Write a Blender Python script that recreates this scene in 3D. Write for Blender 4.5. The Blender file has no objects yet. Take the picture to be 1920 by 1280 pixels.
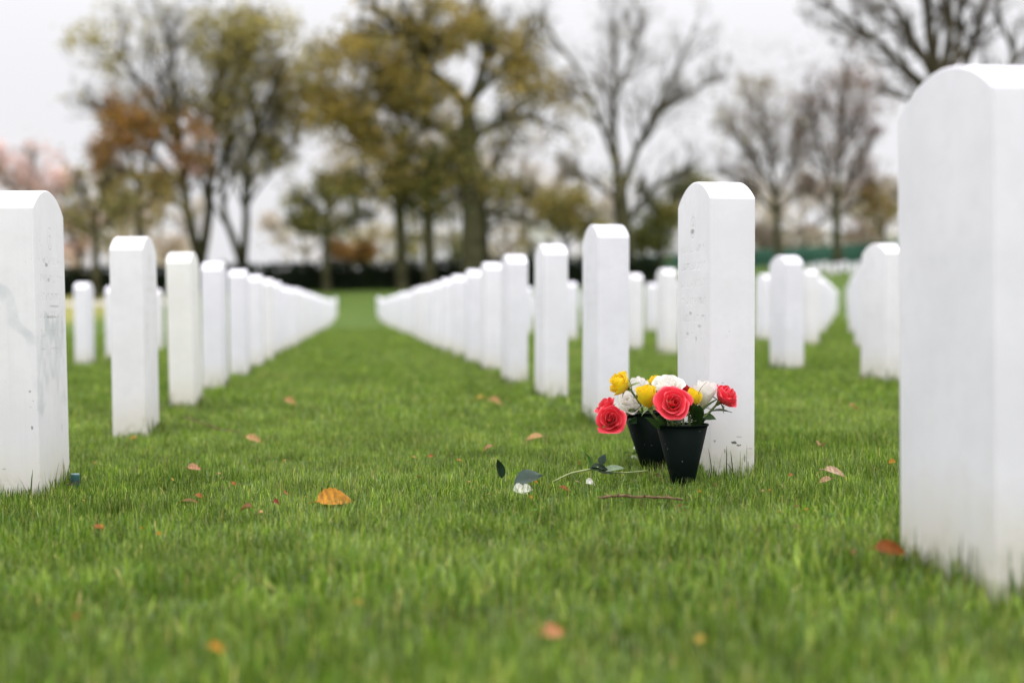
import bpy, bmesh, math, random
import numpy as np
from mathutils import Vector, Matrix, Euler

S = bpy.context.scene
COL = S.collection
R = math.radians

# ------------------------------------------------------------------ camera
CAM_H, FPX, YAW, PITCH = .358, 2667.0, R(6.29), R(-1.096)
cd = bpy.data.cameras.new('camera'); cam = bpy.data.objects.new('camera', cd); COL.objects.link(cam)
cd.sensor_width = 36; cd.lens = 36 * FPX / 1920; cd.clip_start = .05; cd.clip_end = 3000
cam.location = (0, 0, CAM_H)
cam.rotation_euler = Euler((R(90) + PITCH, 0, -YAW), 'XYZ')
cd.dof.use_dof = True; cd.dof.focus_distance = 3.15; cd.dof.aperture_fstop = 2.0
S.camera = cam
# ------------------------------------------------------------------ sky, sun, exposure (bright overcast)
SUN_EL, SUN_AZ = R(70), R(187)          # azimuth clockwise from +Y
w = bpy.data.worlds.new('World'); S.world = w; w.use_nodes = True
nt = w.node_tree; nt.nodes.clear()
out = nt.nodes.new('ShaderNodeOutputWorld'); bg = nt.nodes.new('ShaderNodeBackground')
sky = nt.nodes.new('ShaderNodeTexSky'); sky.sky_type = 'NISHITA'; sky.sun_disc = False
sky.sun_elevation = SUN_EL; sky.sun_rotation = SUN_AZ; sky.dust_density = 4; sky.air_density = 1
hs = nt.nodes.new('ShaderNodeHueSaturation'); hs.inputs['Saturation'].default_value = .10
mx = nt.nodes.new('ShaderNodeMix'); mx.data_type = 'RGBA'; mx.inputs['Factor'].default_value = .78
mx.inputs['B'].default_value = (7.45, 7.42, 7.70, 1)      # the even cloud layer
nt.links.new(sky.outputs[0], hs.inputs['Color']); nt.links.new(hs.outputs[0], mx.inputs['A'])
# an overcast sky is about three times brighter overhead than at the horizon
tcw = nt.nodes.new('ShaderNodeTexCoord'); sxw = nt.nodes.new('ShaderNodeSeparateXYZ'); mrw = nt.nodes.new('ShaderNodeMapRange'); vmw = nt.nodes.new('ShaderNodeVectorMath')
mrw.interpolation_type = 'SMOOTHSTEP'; vmw.operation = 'SCALE'
for i, q in enumerate((.12, .85, 1.0, 2.74)): mrw.inputs[i + 1].default_value = q
nt.links.new(tcw.outputs['Generated'], sxw.inputs[0]); nt.links.new(sxw.outputs[2], mrw.inputs[0])
nt.links.new(mx.outputs['Result'], vmw.inputs[0]); nt.links.new(mrw.outputs[0], vmw.inputs['Scale'])
nt.links.new(vmw.outputs[0], bg.inputs['Color']); bg.inputs['Strength'].default_value = .136
nt.links.new(bg.outputs[0], out.inputs['Surface'])
sl = bpy.data.lights.new('sun', 'SUN'); sun = bpy.data.objects.new('sun', sl); COL.objects.link(sun)
sl.energy = .5; sl.angle = R(40); sl.color = (1, .97, .93)
sdir = Vector((math.sin(SUN_AZ) * math.cos(SUN_EL), math.cos(SUN_AZ) * math.cos(SUN_EL), math.sin(SUN_EL)))
sun.rotation_euler = sdir.to_track_quat('Z', 'Y').to_euler()
S.view_settings.view_transform = 'Standard'; S.view_settings.look = 'None'
S.view_settings.exposure = 0; S.view_settings.gamma = 1
S.render.engine = 'CYCLES'
S.cycles.use_denoising = True
S.cycles.max_bounces = 8; S.cycles.transparent_max_bounces = 4
S.cycles.sample_clamp_indirect = 6

# ------------------------------------------------------------------ helpers
_cf = Vector((math.sin(YAW) * math.cos(PITCH), math.cos(YAW) * math.cos(PITCH), math.sin(PITCH)))
_cr = Vector((math.cos(YAW), -math.sin(YAW), 0)); _cu = _cr.cross(_cf)
CAMP = Vector((0, 0, CAM_H))
def ray(px, py): return _cf + _cr * ((px - 960) / FPX) + _cu * ((640 - py) / FPX)
def P(px, py, y):                       # point of the plane Y = y seen at a photo pixel (used to measure the place)
    d = ray(px, py); return CAMP + d * (y / d.y)
def PZ(px, py, zc): return CAMP + ray(px, py) * zc

def ground_z(x, y):
    x = min(max(x, -30), 45); yy = min(y, 95)
    return .022 * (x - .8) + .0035 * max(0, yy - 5) + .0009 * max(0, yy - 40) ** 2
def ground_zv(x, y):
    x = np.clip(x, -30, 45); yy = np.minimum(y, 95)
    return .022 * (x - .8) + .0035 * np.maximum(0, yy - 5) + .0009 * np.maximum(0, yy - 40) ** 2
SOIL = -.026                            # soil lies this far under the tips of the mown grass
def G(px, py, dz=0):                    # where a pixel's line of sight meets the lawn
    d = ray(px, py); t = 1.0
    z = 0
    for _ in range(30):
        t = (z + dz - CAM_H) / d.z; p = CAMP + d * t; z = ground_z(p.x, p.y)
    return Vector((p.x, p.y, z + dz))

def tag(o, label=None, cat=None, group=None, kind=None):
    if label: o['label'] = label
    if cat: o['category'] = cat
    if group: o['group'] = group
    if kind: o['kind'] = kind
    return o
def empty(name, loc):
    o = bpy.data.objects.new(name, None); COL.objects.link(o); o.location = loc; o.empty_display_size = .05
    return o
def mesh_obj(name, verts, faces, mat, parent=None, smooth=True, tint=None, origin=None):
    me = bpy.data.meshes.new(name)
    v = np.asarray(verts, dtype=np.float64).reshape(-1, 3)
    if origin is not None: v = v - np.asarray(origin)
    me.from_pydata(v.tolist(), [], faces); 
    if smooth: me.polygons.foreach_set('use_smooth', [True] * len(me.polygons))
    if tint is not None:
        a = me.attributes.new('tint', 'FLOAT_COLOR', 'POINT')
        t = np.ones((len(v), 4), np.float32); t[:, :3] = np.asarray(tint, np.float32).reshape(-1, 3)
        a.data.foreach_set('color', t.ravel())
    me.materials.append(mat); me.update()
    o = bpy.data.objects.new(name, me); COL.objects.link(o)
    if parent: o.parent = parent
    elif origin is not None: o.location = origin
    return o

class N:                                # tiny node-graph helper
    def __init__(s, name):
        s.m = bpy.data.materials.new(name); s.m.use_nodes = True; s.t = s.m.node_tree
        s.b = s.t.nodes['Principled BSDF']; s.out = s.t.nodes['Material Output']
    def n(s, kind, **kw):
        nd = s.t.nodes.new('ShaderNode' + kind)
        for k, v in kw.items():
            if hasattr(nd, k): setattr(nd, k, v)
            else: nd.inputs[k].default_value = v
        return nd
    def l(s, a, b): s.t.links.new(a, b)
    def math(s, op, a, b=None, clamp=False):
        nd = s.t.nodes.new('ShaderNodeMath'); nd.operation = op; nd.use_clamp = clamp
        for i, v in enumerate((a, b)):
            if v is None: continue
            if isinstance(v, (int, float)): nd.inputs[i].default_value = v
            else: s.l(v, nd.inputs[i])
        return nd.outputs[0]
    def ramp(s, fac, *stops):
        nd = s.t.nodes.new('ShaderNodeValToRGB'); e = nd.color_ramp.elements
        while len(e) < len(stops): e.new(.5)
        for k, (p, c) in zip(e, stops):
            k.position = p; k.color = c if len(c) == 4 else (*c, 1)
        s.l(fac, nd.inputs[0]); return nd.outputs[0]
    def mix(s, fac, a, b, blend='MIX'):
        nd = s.t.nodes.new('ShaderNodeMix'); nd.data_type = 'RGBA'; nd.blend_type = blend
        for k, v in (('Factor', fac), ('A', a), ('B', b)):
            if isinstance(v, (int, float)): nd.inputs[k].default_value = v
            elif isinstance(v, tuple): nd.inputs[k].default_value = (*v, 1)[:4]
            else: s.l(v, nd.inputs[k])
        return nd.outputs['Result']
    def range(s, v, a, b, c=0., d=1.):
        nd = s.t.nodes.new('ShaderNodeMapRange'); nd.interpolation_type = 'SMOOTHSTEP'
        s.l(v, nd.inputs[0])
        for i, q in enumerate((a, b, c, d)): nd.inputs[i + 1].default_value = q
        return nd.outputs[0]
    def noise(s, vec, scale, detail=3, rough=.55, dist=0):
        nd = s.n('TexNoise'); nd.inputs['Scale'].default_value = scale; nd.inputs['Detail'].default_value = detail
        nd.inputs['Roughness'].default_value = rough; nd.inputs['Distortion'].default_value = dist
        if vec is not None: s.l(vec, nd.inputs['Vector'])
        return nd.outputs[0]
    def mapping(s, vec, scale=(1, 1, 1), rot=(0, 0, 0), loc=(0, 0, 0)):
        nd = s.n('Mapping'); nd.inputs['Scale'].default_value = scale; nd.inputs['Rotation'].default_value = rot
        nd.inputs['Location'].default_value = loc; s.l(vec, nd.inputs['Vector']); return nd.outputs[0]
    def translucent(s, color, amount):
        tr = s.n('BsdfTranslucent'); ms = s.n('MixShader')
        ms.inputs[0].default_value = amount
        s.l(color, tr.inputs['Color']); s.l(s.b.outputs[0], ms.inputs[1]); s.l(tr.outputs[0], ms.inputs[2])
        s.l(ms.outputs[0], s.out.inputs['Surface'])

def tint_mat(name, rough=.6, transl=0., spec=.3, gain=1., nscale=0):
    m = N(name); a = m.n('Attribute'); a.attribute_name = 'tint'
    c = a.outputs['Color']
    if nscale:
        g = m.n('NewGeometry'); f = m.noise(g.outputs['Position'], nscale, 3)
        c = m.mix(m.range(f, .3, .7), c, m.mix(1., c, (.62, .6, .55), 'MULTIPLY'))
    m.l(c, m.b.inputs['Base Color']); m.b.inputs['Roughness'].default_value = rough
    m.b.inputs['Specular IOR Level'].default_value = spec
    if transl: m.translucent(c, transl)
    return m.m
def plain_mat(name, c1, c2, scale=8, rough=.6, spec=.4, transl=0, detail=4, bump=0, lo=.35, hi=.65):
    m = N(name); tc = m.n('TexCoord'); f = m.noise(tc.outputs['Object'], scale, detail)
    c = m.mix(m.range(f, lo, hi), c1, c2)
    m.l(c, m.b.inputs['Base Color']); m.b.inputs['Roughness'].default_value = rough
    m.b.inputs['Specular IOR Level'].default_value = spec
    if bump:
        b = m.n('Bump'); b.inputs['Strength'].default_value = bump; b.inputs['Distance'].default_value = .004
        m.l(f, b.inputs['Height']); m.l(b.outputs[0], m.b.inputs['Normal'])
    if transl: m.translucent(c, transl)
    return m.m

# value noise on a lattice, for lawn patches
_rs = np.random.RandomState(5); _lat = _rs.rand(256, 256)
def vnoise(x, y, s):
    x = np.asarray(x) * s + 100; y = np.asarray(y) * s + 100
    i = np.floor(x).astype(int); j = np.floor(y).astype(int); fx = x - i; fy = y - j
    fx = fx * fx * (3 - 2 * fx); fy = fy * fy * (3 - 2 * fy); q = lambda a, b: _lat[a % 256, b % 256]
    return (q(i, j) * (1 - fx) + q(i + 1, j) * fx) * (1 - fy) + (q(i, j + 1) * (1 - fx) + q(i + 1, j + 1) * fx) * fy

# ------------------------------------------------------------------ lawn (terrain sheet)
def lawn_material():
    m = N('lawn_turf'); g = m.n('NewGeometry'); pos = g.outputs['Position']
    n1 = m.noise(pos, .55, 4, .6); n2 = m.noise(pos, 5, 5, .65); n3 = m.noise(pos, 45, 4, .7)
    green = m.ramp(n1, (.30, (.088, .142, .027)), (.5, (.118, .175, .036)), (.72, (.155, .202, .047)))
    green = m.mix(m.range(n2, .35, .7), green, m.mix(1., green, (.72, .80, .65), 'MULTIPLY'))
    green = m.mix(m.range(n3, .3, .75), m.mix(1., green, (.6, .66, .55), 'MULTIPLY'), green)
    sp = m.n('SeparateXYZ'); m.l(pos, sp.inputs[0])
    # thin, straw-coloured turf in the far left corner of the section
    dry = m.math('MULTIPLY', m.range(sp.outputs[0], -8.5, -12), m.range(sp.outputs[1], 40, 50))
    dry = m.math('MULTIPLY', dry, m.range(n1, .2, .6, .15, .6))
    green = m.mix(dry, green, (.42, .36, .12))
    soil = m.mix(m.range(n2, .3, .7), (.07, .10, .025), (.11, .14, .036))
    c = m.mix(m.range(sp.outputs[1], 9, 30), soil, green)
    m.l(c, m.b.inputs['Base Color']); m.b.inputs['Roughness'].default_value = .9
    m.b.inputs['Specular IOR Level'].default_value = .1
    b = m.n('Bump'); b.inputs['Strength'].default_value = .6; b.inputs['Distance'].default_value = .03
    m.l(n3, b.inputs['Height']); m.l(b.outputs[0], m.b.inputs['Normal'])
    return m.m
xs = np.concatenate([np.linspace(-400, -40, 12), np.linspace(-32, 48, 81), np.linspace(60, 400, 12)])
ys = np.concatenate([np.linspace(-60, -4, 8), np.linspace(-2, 100, 137), np.linspace(110, 900, 14)])
XX, YY = np.meshgrid(xs, ys); ZZ = ground_zv(XX, YY) + SOIL
nx = len(xs)
fc = [(j * nx + i, j * nx + i + 1, (j + 1) * nx + i + 1, (j + 1) * nx + i) for j in range(len(ys) - 1) for i in range(nx - 1)]
o = mesh_obj('ground', np.stack([XX, YY, ZZ], -1), fc, lawn_material()); tag(o, kind='structure')
# pale path across the far left
pv = []; pf = []
px_ = np.linspace(-60, -8.2, 40)
for x in px_:
    for y in (70.5, 74.5): pv.append((x, y, ground_z(x, y) + SOIL + .02 + .012))
for i in range(39): pf.append((2 * i, 2 * i + 2, 2 * i + 3, 2 * i + 1))
o = mesh_obj('path', pv, pf, plain_mat('path_gravel', (.42, .38, .32), (.52, .48, .42), 3, .9)); tag(o, kind='structure')

# ------------------------------------------------------------------ headstones
TH, WD = .107, .33
def stone_mesh(h, rise=.049, seed=0):
    rng = random.Random(seed); bm = bmesh.new()
    prof = [(0, -.3), (WD, -.3)]
    c = WD / 2; rad = (c * c + rise * rise) / (2 * rise); n = 18
    a = math.asin(c / rad)
    for k in range(n + 1):
        t = a - 2 * a * k / n
        prof.append((c + rad * math.sin(t), h - rad + rad * math.cos(t)))
    va = [bm.verts.new((0, y, z)) for y, z in prof]; vb = [bm.verts.new((TH, y, z)) for y, z in prof]
    bm.faces.new(va[::-1]); bm.faces.new(vb)
    for i in range(len(prof)):
        j = (i + 1) % len(prof); bm.faces.new((va[i], va[j], vb[j], vb[i]))
    bmesh.ops.recalc_face_normals(bm, faces=bm.faces)
    ed = [e for e in bm.edges if len(e.link_faces) == 2 and e.calc_face_angle(0) > .35]
    bmesh.ops.bevel(bm, geom=ed, offset=.0048, segments=3, profile=.55, affect='EDGES')
    me = bpy.data.meshes.new('headstone'); bm.to_mesh(me); bm.free()
    me.polygons.foreach_set('use_smooth', [True] * len(me.polygons)); me.set_sharp_from_angle(angle=R(32))
    return me
def marble(name, tone=(.80, .782, .845), vein=.0, marks=(), engr=1., cream=0., stain=1., pits=1.):
    m = N(name); tc = m.n('TexCoord'); ob = tc.outputs['Object']; oi = m.n('ObjectInfo')
    rv = m.n('CombineXYZ'); rr = m.math('MULTIPLY', oi.outputs['Random'], 37.0)
    for i in range(3): m.l(rr, rv.inputs[i])
    ad = m.n('VectorMath'); ad.operation = 'ADD'; m.l(ob, ad.inputs[0]); m.l(rv.outputs[0], ad.inputs[1]); v = ad.outputs[0]
    sp = m.n('SeparateXYZ'); m.l(ob, sp.inputs[0]); X, Y, Z = sp.outputs
    n1 = m.noise(v, 6, 5, .6); n2 = m.noise(v, 28, 4, .6)
    c = m.mix(m.range(n1, .35, .7), tone, tuple(t * .925 for t in tone))
    c = m.mix(m.range(n2, .42, .75, 0, .5), c, tuple(t * .90 for t in tone))
    # each stone weathers a little differently: some lean to cream, some to grey
    c = m.mix(m.range(oi.outputs['Random'], .55, .95, 0, .55), c, m.mix(1., c, (1., .985, .93), 'MULTIPLY'))
    c = m.mix(m.range(oi.outputs['Random'], .45, .05, 0, .6), c, m.mix(1., c, (.955, .96, .975), 'MULTIPLY'))
    if cream: c = m.mix(cream, c, m.mix(1., c, (1., .985, .92), 'MULTIPLY'))
    # rain streaks
    st = m.noise(m.mapping(v, (60, 60, 1.6)), 1, 3, .6)
    c = m.mix(m.range(st, .52, .78, 0, .20), c, (.62, .63, .63))
    if vein:
        wv = m.n('TexWave'); wv.inputs['Scale'].default_value = 1.2; wv.inputs['Distortion'].default_value = 3.2
        wv.inputs['Detail'].default_value = 3; wv.inputs['Detail Scale'].default_value = 2.5
        m.l(m.mapping(ob, (1, 1, 1), (0, R(26), 0), (.19, 0, 0)), wv.inputs['Vector'])
        c = m.mix(m.math('MULTIPLY', m.range(wv.outputs['Fac'], .972, 1.), m.range(n1, .38, .6, .05, vein)), c, (.38, .43, .46))
    # weather pits
    vo = m.n('TexVoronoi'); vo.inputs['Scale'].default_value = 75; m.l(v, vo.inputs['Vector'])
    pit = m.math('MULTIPLY', m.range(vo.outputs['Distance'], .17, .06), m.range(m.noise(v, 17, 2), .56, .66))
    c = m.mix(m.math('MULTIPLY', pit, .5 * pits), c, (.30, .29, .27))
    # inscription worn into the broad faces: rows of small cut strokes, unreadable from the edge
    ge = m.n('NewGeometry'); sn = m.n('SeparateXYZ'); 
    vt = m.n('VectorTransform'); vt.vector_type = 'NORMAL'; vt.convert_from = 'WORLD'; vt.convert_to = 'OBJECT'
    m.l(ge.outputs['True Normal'], vt.inputs[0]); m.l(vt.outputs[0], sn.inputs[0])
    face = m.range(m.math('ABSOLUTE', sn.outputs[0]), .9, .98)
    row = m.math('SINE', m.math('MULTIPLY', Z, 2 * math.pi / .042))
    let = m.noise(m.mapping(v, (1, 120, 55)), 1, 1, .5)
    zone = m.math('MULTIPLY', m.range(Z, .27, .28), m.range(Z, .53, .515))
    zone = m.math('MULTIPLY', zone, m.math('MULTIPLY', m.range(Y, .03, .05), m.range(Y, .30, .28)))
    cut = m.math('MULTIPLY', m.math('MULTIPLY', m.range(row, .1, .5), m.range(let, .55, .6)), m.math('MULTIPLY', zone, face))
    # round emblem near the head
    dy = m.math('SUBTRACT', Y, WD / 2); dz = m.math('SUBTRACT', Z, .565)
    rad = m.math('SQRT', m.math('ADD', m.math('MULTIPLY', dy, dy), m.math('MULTIPLY', dz, dz)))
    cross = m.math('MAXIMUM', m.math('MULTIPLY', m.range(m.math('ABSOLUTE', dy), .004, .0025), m.range(rad, .020, .018)),
                   m.math('MULTIPLY', m.range(m.math('ABSOLUTE', m.math('SUBTRACT', dz, .005)), .004, .0025), m.range(rad, .015, .013)))
    ring = m.math('MULTIPLY', m.range(rad, .022, .0235), m.range(rad, .028, .0265))
    emb = m.math('MULTIPLY', m.math('MAXIMUM', cross, ring), face)
    cut = m.math('MULTIPLY', m.math('MAXIMUM', cut, emb), engr)
    c = m.mix(m.math('MULTIPLY', cut, m.range(n1, .40, .62, .03, .38)), c, (.42, .42, .42))
    # soil splash and algae at the foot
    ft = m.math('ADD', Z, m.math('MULTIPLY', m.math('SUBTRACT', n1, .5), .16))
    c = m.mix(m.range(ft, .15, -.01, 0, .50 * stain), c, (.62, .57, .43))
    c = m.mix(m.math('MULTIPLY', m.range(ft, .05, -.03), m.range(n2, .45, .6, .1, .75)), c, (.36, .36, .20))
    # named scuffs: (axis the face looks along, horizontal, z, half-width, half-height, darkness)
    for ax, hpos, zpos, hw, hh, dk in marks:
        hcoord = X if ax == 'y' else Y
        a = m.math('DIVIDE', m.math('SUBTRACT', hcoord, hpos), hw); b = m.math('DIVIDE', m.math('SUBTRACT', Z, zpos), hh)
        q = m.math('ADD', m.math('MULTIPLY', a, a), m.math('MULTIPLY', b, b))
        q = m.math('ADD', q, m.math('MULTIPLY', m.math('SUBTRACT', m.noise(v, 260, 2), .5), 3.2))
        fm = m.range(m.math('ABSOLUTE', sn.outputs[1 if ax == 'y' else 0]), .9, .98)
        c = m.mix(m.math('MULTIPLY', m.math('MULTIPLY', m.range(q, 1., .55), fm), dk), c, (.05, .05, .035))
    m.l(c, m.b.inputs['Base Color']); m.b.inputs['Roughness'].default_value = .62
    m.b.inputs['Specular IOR Level'].default_value = .35
    hgt = m.math('SUBTRACT', m.math('ADD', m.math('MULTIPLY', n2, .25), m.math('MULTIPLY', m.noise(v, 190, 3), .2)), m.math('ADD', cut, pit))
    b = m.n('Bump'); b.inputs['Strength'].default_value = .35; b.inputs['Distance'].default_value = .0022
    m.l(hgt, b.inputs['Height']); m.l(b.outputs[0], m.b.inputs['Normal'])
    return m.m
M_STONE = marble('white_marble')
M_FLOWER = marble('white_marble_scuffed', (.80, .784, .838), marks=(
    ('y', .058, .062, .007, .0035, .9), ('y', .068, .056, .006, .0025, .8), ('y', .036, .042, .002, .006, .5), ('y', .083, .025, .0025, .010, .6),
    ('y', .095, .048, .008, .0014, .35), ('y', .012, .066, .003, .003, .5), ('y', .07, .075, .006, .002, .35), ('y', .03, .2, .004, .002, .3),
    ('x', .17, .557, .02, .007, .55), ('x', .10, .33, .02, .004, .3), ('x', .19, .36, .015, .004, .4), ('x', .13, .30, .01, .006, .35), ('x', .22, .31, .012, .004, .3)))
M_VEIN = marble('white_marble_veined', (.795, .783, .838), vein=.42, marks=(
    ('x', .12, .505, .018, .005, .55), ('x', .2, .41, .06, .003, .3), ('x', .16, .385, .07, .003, .35), ('y', .093, .14, .003, .004, .6),
    ('y', .09, .22, .003, .003, .45), ('x', .14, .47, .012, .004, .3), ('y', .03, .05, .004, .002, .35), ('x', .25, .12, .004, .012, .3)))
M_BIG = marble('white_marble_near', (.80, .782, .845), engr=.22, pits=.25, stain=1.2)
M_CREAM = marble('white_marble_cream', (.80, .79, .80), cream=.5)
stone_variants = [stone_mesh(h, r, i) for i, (h, r) in enumerate(((.665, .049), (.672, .047), (.657, .050), (.668, .048)))]
for me in stone_variants: me.materials.append(M_STONE)
ORD = 'first second third fourth fifth sixth seventh eighth ninth tenth eleventh twelfth thirteenth fourteenth'.split()
srng = random.Random(11)
near_stones = []
def stone(x, y, label, group, mesh=None, mat=None, h=None, lean=None, tilt=None, twist=None):
    if h: me = stone_mesh(h); me.materials.append(mat or M_STONE)
    else: me = stone_variants[srng.randrange(4)]
    o = bpy.data.objects.new('headstone', me); COL.objects.link(o)
    z = ground_z(x, y) + (srng.uniform(-.007, .007) if not h else 0)
    o.location = (x, y, z)
    o.rotation_euler = (srng.gauss(0, .009) if tilt is None else tilt, srng.gauss(-.002, .010) if lean is None else lean,
                        srng.gauss(0, .012) if twist is None else twist)
    tag(o, label, 'headstone', group)
    if y < 16: near_stones.append((x, y))
    return o
GL, GR, GF = 'headstones in the row left of the aisle', 'headstones in the row right of the aisle', 'headstones in the rows beyond on the right'
# row left of the aisle
L1 = [3.25, 4.78, 6.28, 7.70] + [7.70 + 1.46 * k for k in range(1, 36)]
stone(-.803, L1[0], 'large pale headstone at the left edge with diagonal grey vein and teal cap beside', GL, h=.678, mat=M_VEIN, lean=-.019, tilt=0, twist=.0)
stone(-.793, L1[1], 'white headstone, second from the front left of the aisle, with orange leaf', GL, h=.655, lean=-.013, tilt=0, twist=0)
stone(-.800, L1[2], 'cream tinged headstone third from the front in the row left of the grass aisle', GL, h=.662, mat=M_CREAM, lean=-.024, tilt=0, twist=0)
for i in range(3, 12):
    stone(-.795 + srng.gauss(0, .012), L1[i] + srng.gauss(0, .02), 'blurred white headstone, %s from the front in the row left of the grass aisle' % ORD[i], GL, lean=-.01 if i < 6 else None)
for i in [12, 13, 14, 15, 16, 17, 18, 19, 20, 21, 22, 23, 24, 25, 27, 28, 29, 31, 33, 35]:
    stone(-.795 + srng.gauss(0, .02), L1[i], 'tiny white headstone merging with its neighbours at the far end left of the aisle', 'far headstones left of the aisle')
# second row on the left, seen between the first row's stones
for k, lb in ((0, 'small white headstone standing alone between the two nearest headstones on the left'),
              (1, 'sliver of white headstone just left of the second headstone on the left'),
              (3, 'sliver of white headstone seen between second and third headstones on the left'),
              (4, 'pale sliver of headstone touching the left side of the cream third headstone'),
              (7, 'faint sliver of headstone between the third and fourth headstones on the left')):
    stone(-2.30, 12.05 + 1.46 * k, lb, 'headstones of the second row on the left', lean=-.012)
# row right of the aisle
R1Y = [1.78, 3.2, 4.72, 6.14, 7.46] + [7.46 + 1.44 * k for k in range(1, 37)]
stone(.835, R1Y[0], 'nearest and biggest headstone, cut off by the right edge of the view', GR, h=.705, mat=M_BIG, lean=-.013, tilt=0, twist=0)
stone(.81, R1Y[1], 'white headstone with the rose vases at its foot and dark scuffs near the grass', GR, h=.675, mat=M_FLOWER, lean=0, tilt=0, twist=0)
stone(.81, R1Y[2], 'white headstone directly behind the yellow and red roses, third from front right of aisle', GR, h=.668, lean=.002, tilt=0, twist=0)
for i in range(3, 12):
    stone(.81 + srng.gauss(0, .012), R1Y[i] + srng.gauss(0, .02), 'blurred white headstone, %s from the front in the row right of the grass aisle' % ORD[i], GR)
for i in range(12, 37):
    stone(.81 + srng.gauss(0, .02), R1Y[i], 'tiny white headstone merging with its neighbours at the far end right of the aisle', 'far headstones right of the aisle')
# rows beyond on the right
R2 = {2: 'mottled white headstone with a stained foot, half hidden by the nearest headstone', 3: 'white headstone in the gap right of the flower headstone, standing clear on the grass',
      5: 'bright headstone whose right side is hidden by the left of the flower headstone', 6: 'white headstone peeking out right of the headstone behind the roses',
      9: 'small headstone between the third and fourth headstones right of the aisle', 12: 'small sliver of headstone right of the fourth headstone, right of the aisle'}
R2P = {2: (2.56, 6.68), 3: (2.5, 8.07), 5: (2.46, 11.15), 6: (2.45, 12.5), 9: (2.5, 16.6), 12: (2.5, 20.85)}
for i, lb in R2.items(): stone(*R2P[i], lb, GF)
for x, y, lb in ((4.15, 11.2, 'narrow pale strip of headstone just left of the mottled half hidden headstone'),
                 (4.11, 12.62, 'headstone overlapped on its left by the clear-standing one right of the flower headstone'),
                 (4.11, 14.04, 'sliver of headstone touching the right side of the flower headstone'),
                 (4.11, 21.1, 'faint headstone between third headstone right of the aisle and the one peeking beside it'),
                 (5.72, 17.17, 'third headstone along the left side of the narrow diagonal gap on the right'),
                 (7.33, 21.7, 'fourth headstone along the left side of the narrow diagonal gap on the right')):
    stone(x, y, lb, GF)
FAR = {3: (8, 9, 13, 14, 23), 4: (4, 11, 12, 18, 25), 5: (14, 15), 6: (6, 7, 18, 28), 7: (8,), 8: (9, 23), 9: (10,), 10: (11,), 12: (12,), 13: (12, 13)}
for k, ii in FAR.items():
    for i in ii:
        stone(4.11 + 1.61 * (k - 3) + srng.gauss(0, .02), 6.94 + 3.13 * (k - 3) + 1.42 * i, 'small sliver of white headstone in the crowded far rows on the right', 'slivers of far headstones on the right')
for i in range(17):
    stone(28.5 + .45 * i + (i % 3) * .45, 86.5 + (i % 3) * 1.3, 'tiny white headstone in the picket-like line on the rise below the green fence', 'headstones in a line on the far rise', twist=R(86) + srng.gauss(0, .03))

# ------------------------------------------------------------------ grass blades
def blade_color(n, yellow, rng):
    base = np.array([(.078, .168, .012), (.150, .262, .022), (.225, .338, .036), (.350, .420, .080), (.255, .335, .135), (.52, .45, .15)])
    u = rng.rand(n) + (yellow - .5) * .55
    base = base * .85
    idx = np.select([u < .20, u < .48, u < .72, u < .87], [0, 1, 2, 3], 4)
    idx = np.where(rng.rand(n) < .025, 5, idx); idx = np.where((idx == 4) & (u > 1.02), 3, idx)
    return base[idx] * (1 + .32 * rng.randn(n, 1)).clip(.40, 2.0)
def make_blades(x, y, hgt, wid, segs, rng, lean=1.05, dark=None, az=None):
    n = len(x); z = ground_zv(x, y) + SOIL - .004
    a = rng.rand(n) * 2 * np.pi if az is None else az
    th = np.abs(rng.randn(n)) * lean; th = np.minimum(th, 1.5)
    curl = rng.rand(n) * .9 + .1
    fa = a + np.pi / 2 + rng.randn(n) * .5
    wx, wy = np.cos(fa), np.sin(fa)
    V = []; pos = np.stack([x, y, z], 1); ang = th * .25
    t_prev = 0
    for k in range(segs):
        t = k / segs
        ww = wid * (1 - .55 * t ** 1.5) * .5
        off = np.stack([wx * ww, wy * ww, np.zeros(n)], 1)
        V += [pos - off, pos + off]
        L = hgt / segs
        pos = pos + np.stack([np.sin(ang) * np.cos(a), np.sin(ang) * np.sin(a), np.cos(ang)], 1) * L[:, None]
        ang = np.minimum(ang + th * curl * 1.4 / segs, 2.0)
    V.append(pos)
    nv = 2 * segs + 1
    V = np.stack(V, 1)                                        # n, nv, 3
    quads = [(2 * k, 2 * k + 1, 2 * k + 3, 2 * k + 2) for k in range(segs - 1)]
    tri = (2 * segs - 2, 2 * segs - 1, 2 * segs)
    loops = np.array([i for q in quads for i in q] + list(tri))
    sizes = np.array([4] * len(quads) + [3])
    col = blade_color(n, vnoise(x * 2.2, y * .7, .8) * .45 + vnoise(x + 7, y - 3, 2.6) * .35 + vnoise(x + 3, y, 9.) * .3 - .05, rng)
    col *= (.50 + .62 * vnoise(x, y, 23.) + .42 * vnoise(x + 5, y, 5.))[:, None]
    if dark is not None: col *= dark
    return V, loops, sizes, col, nv
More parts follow.
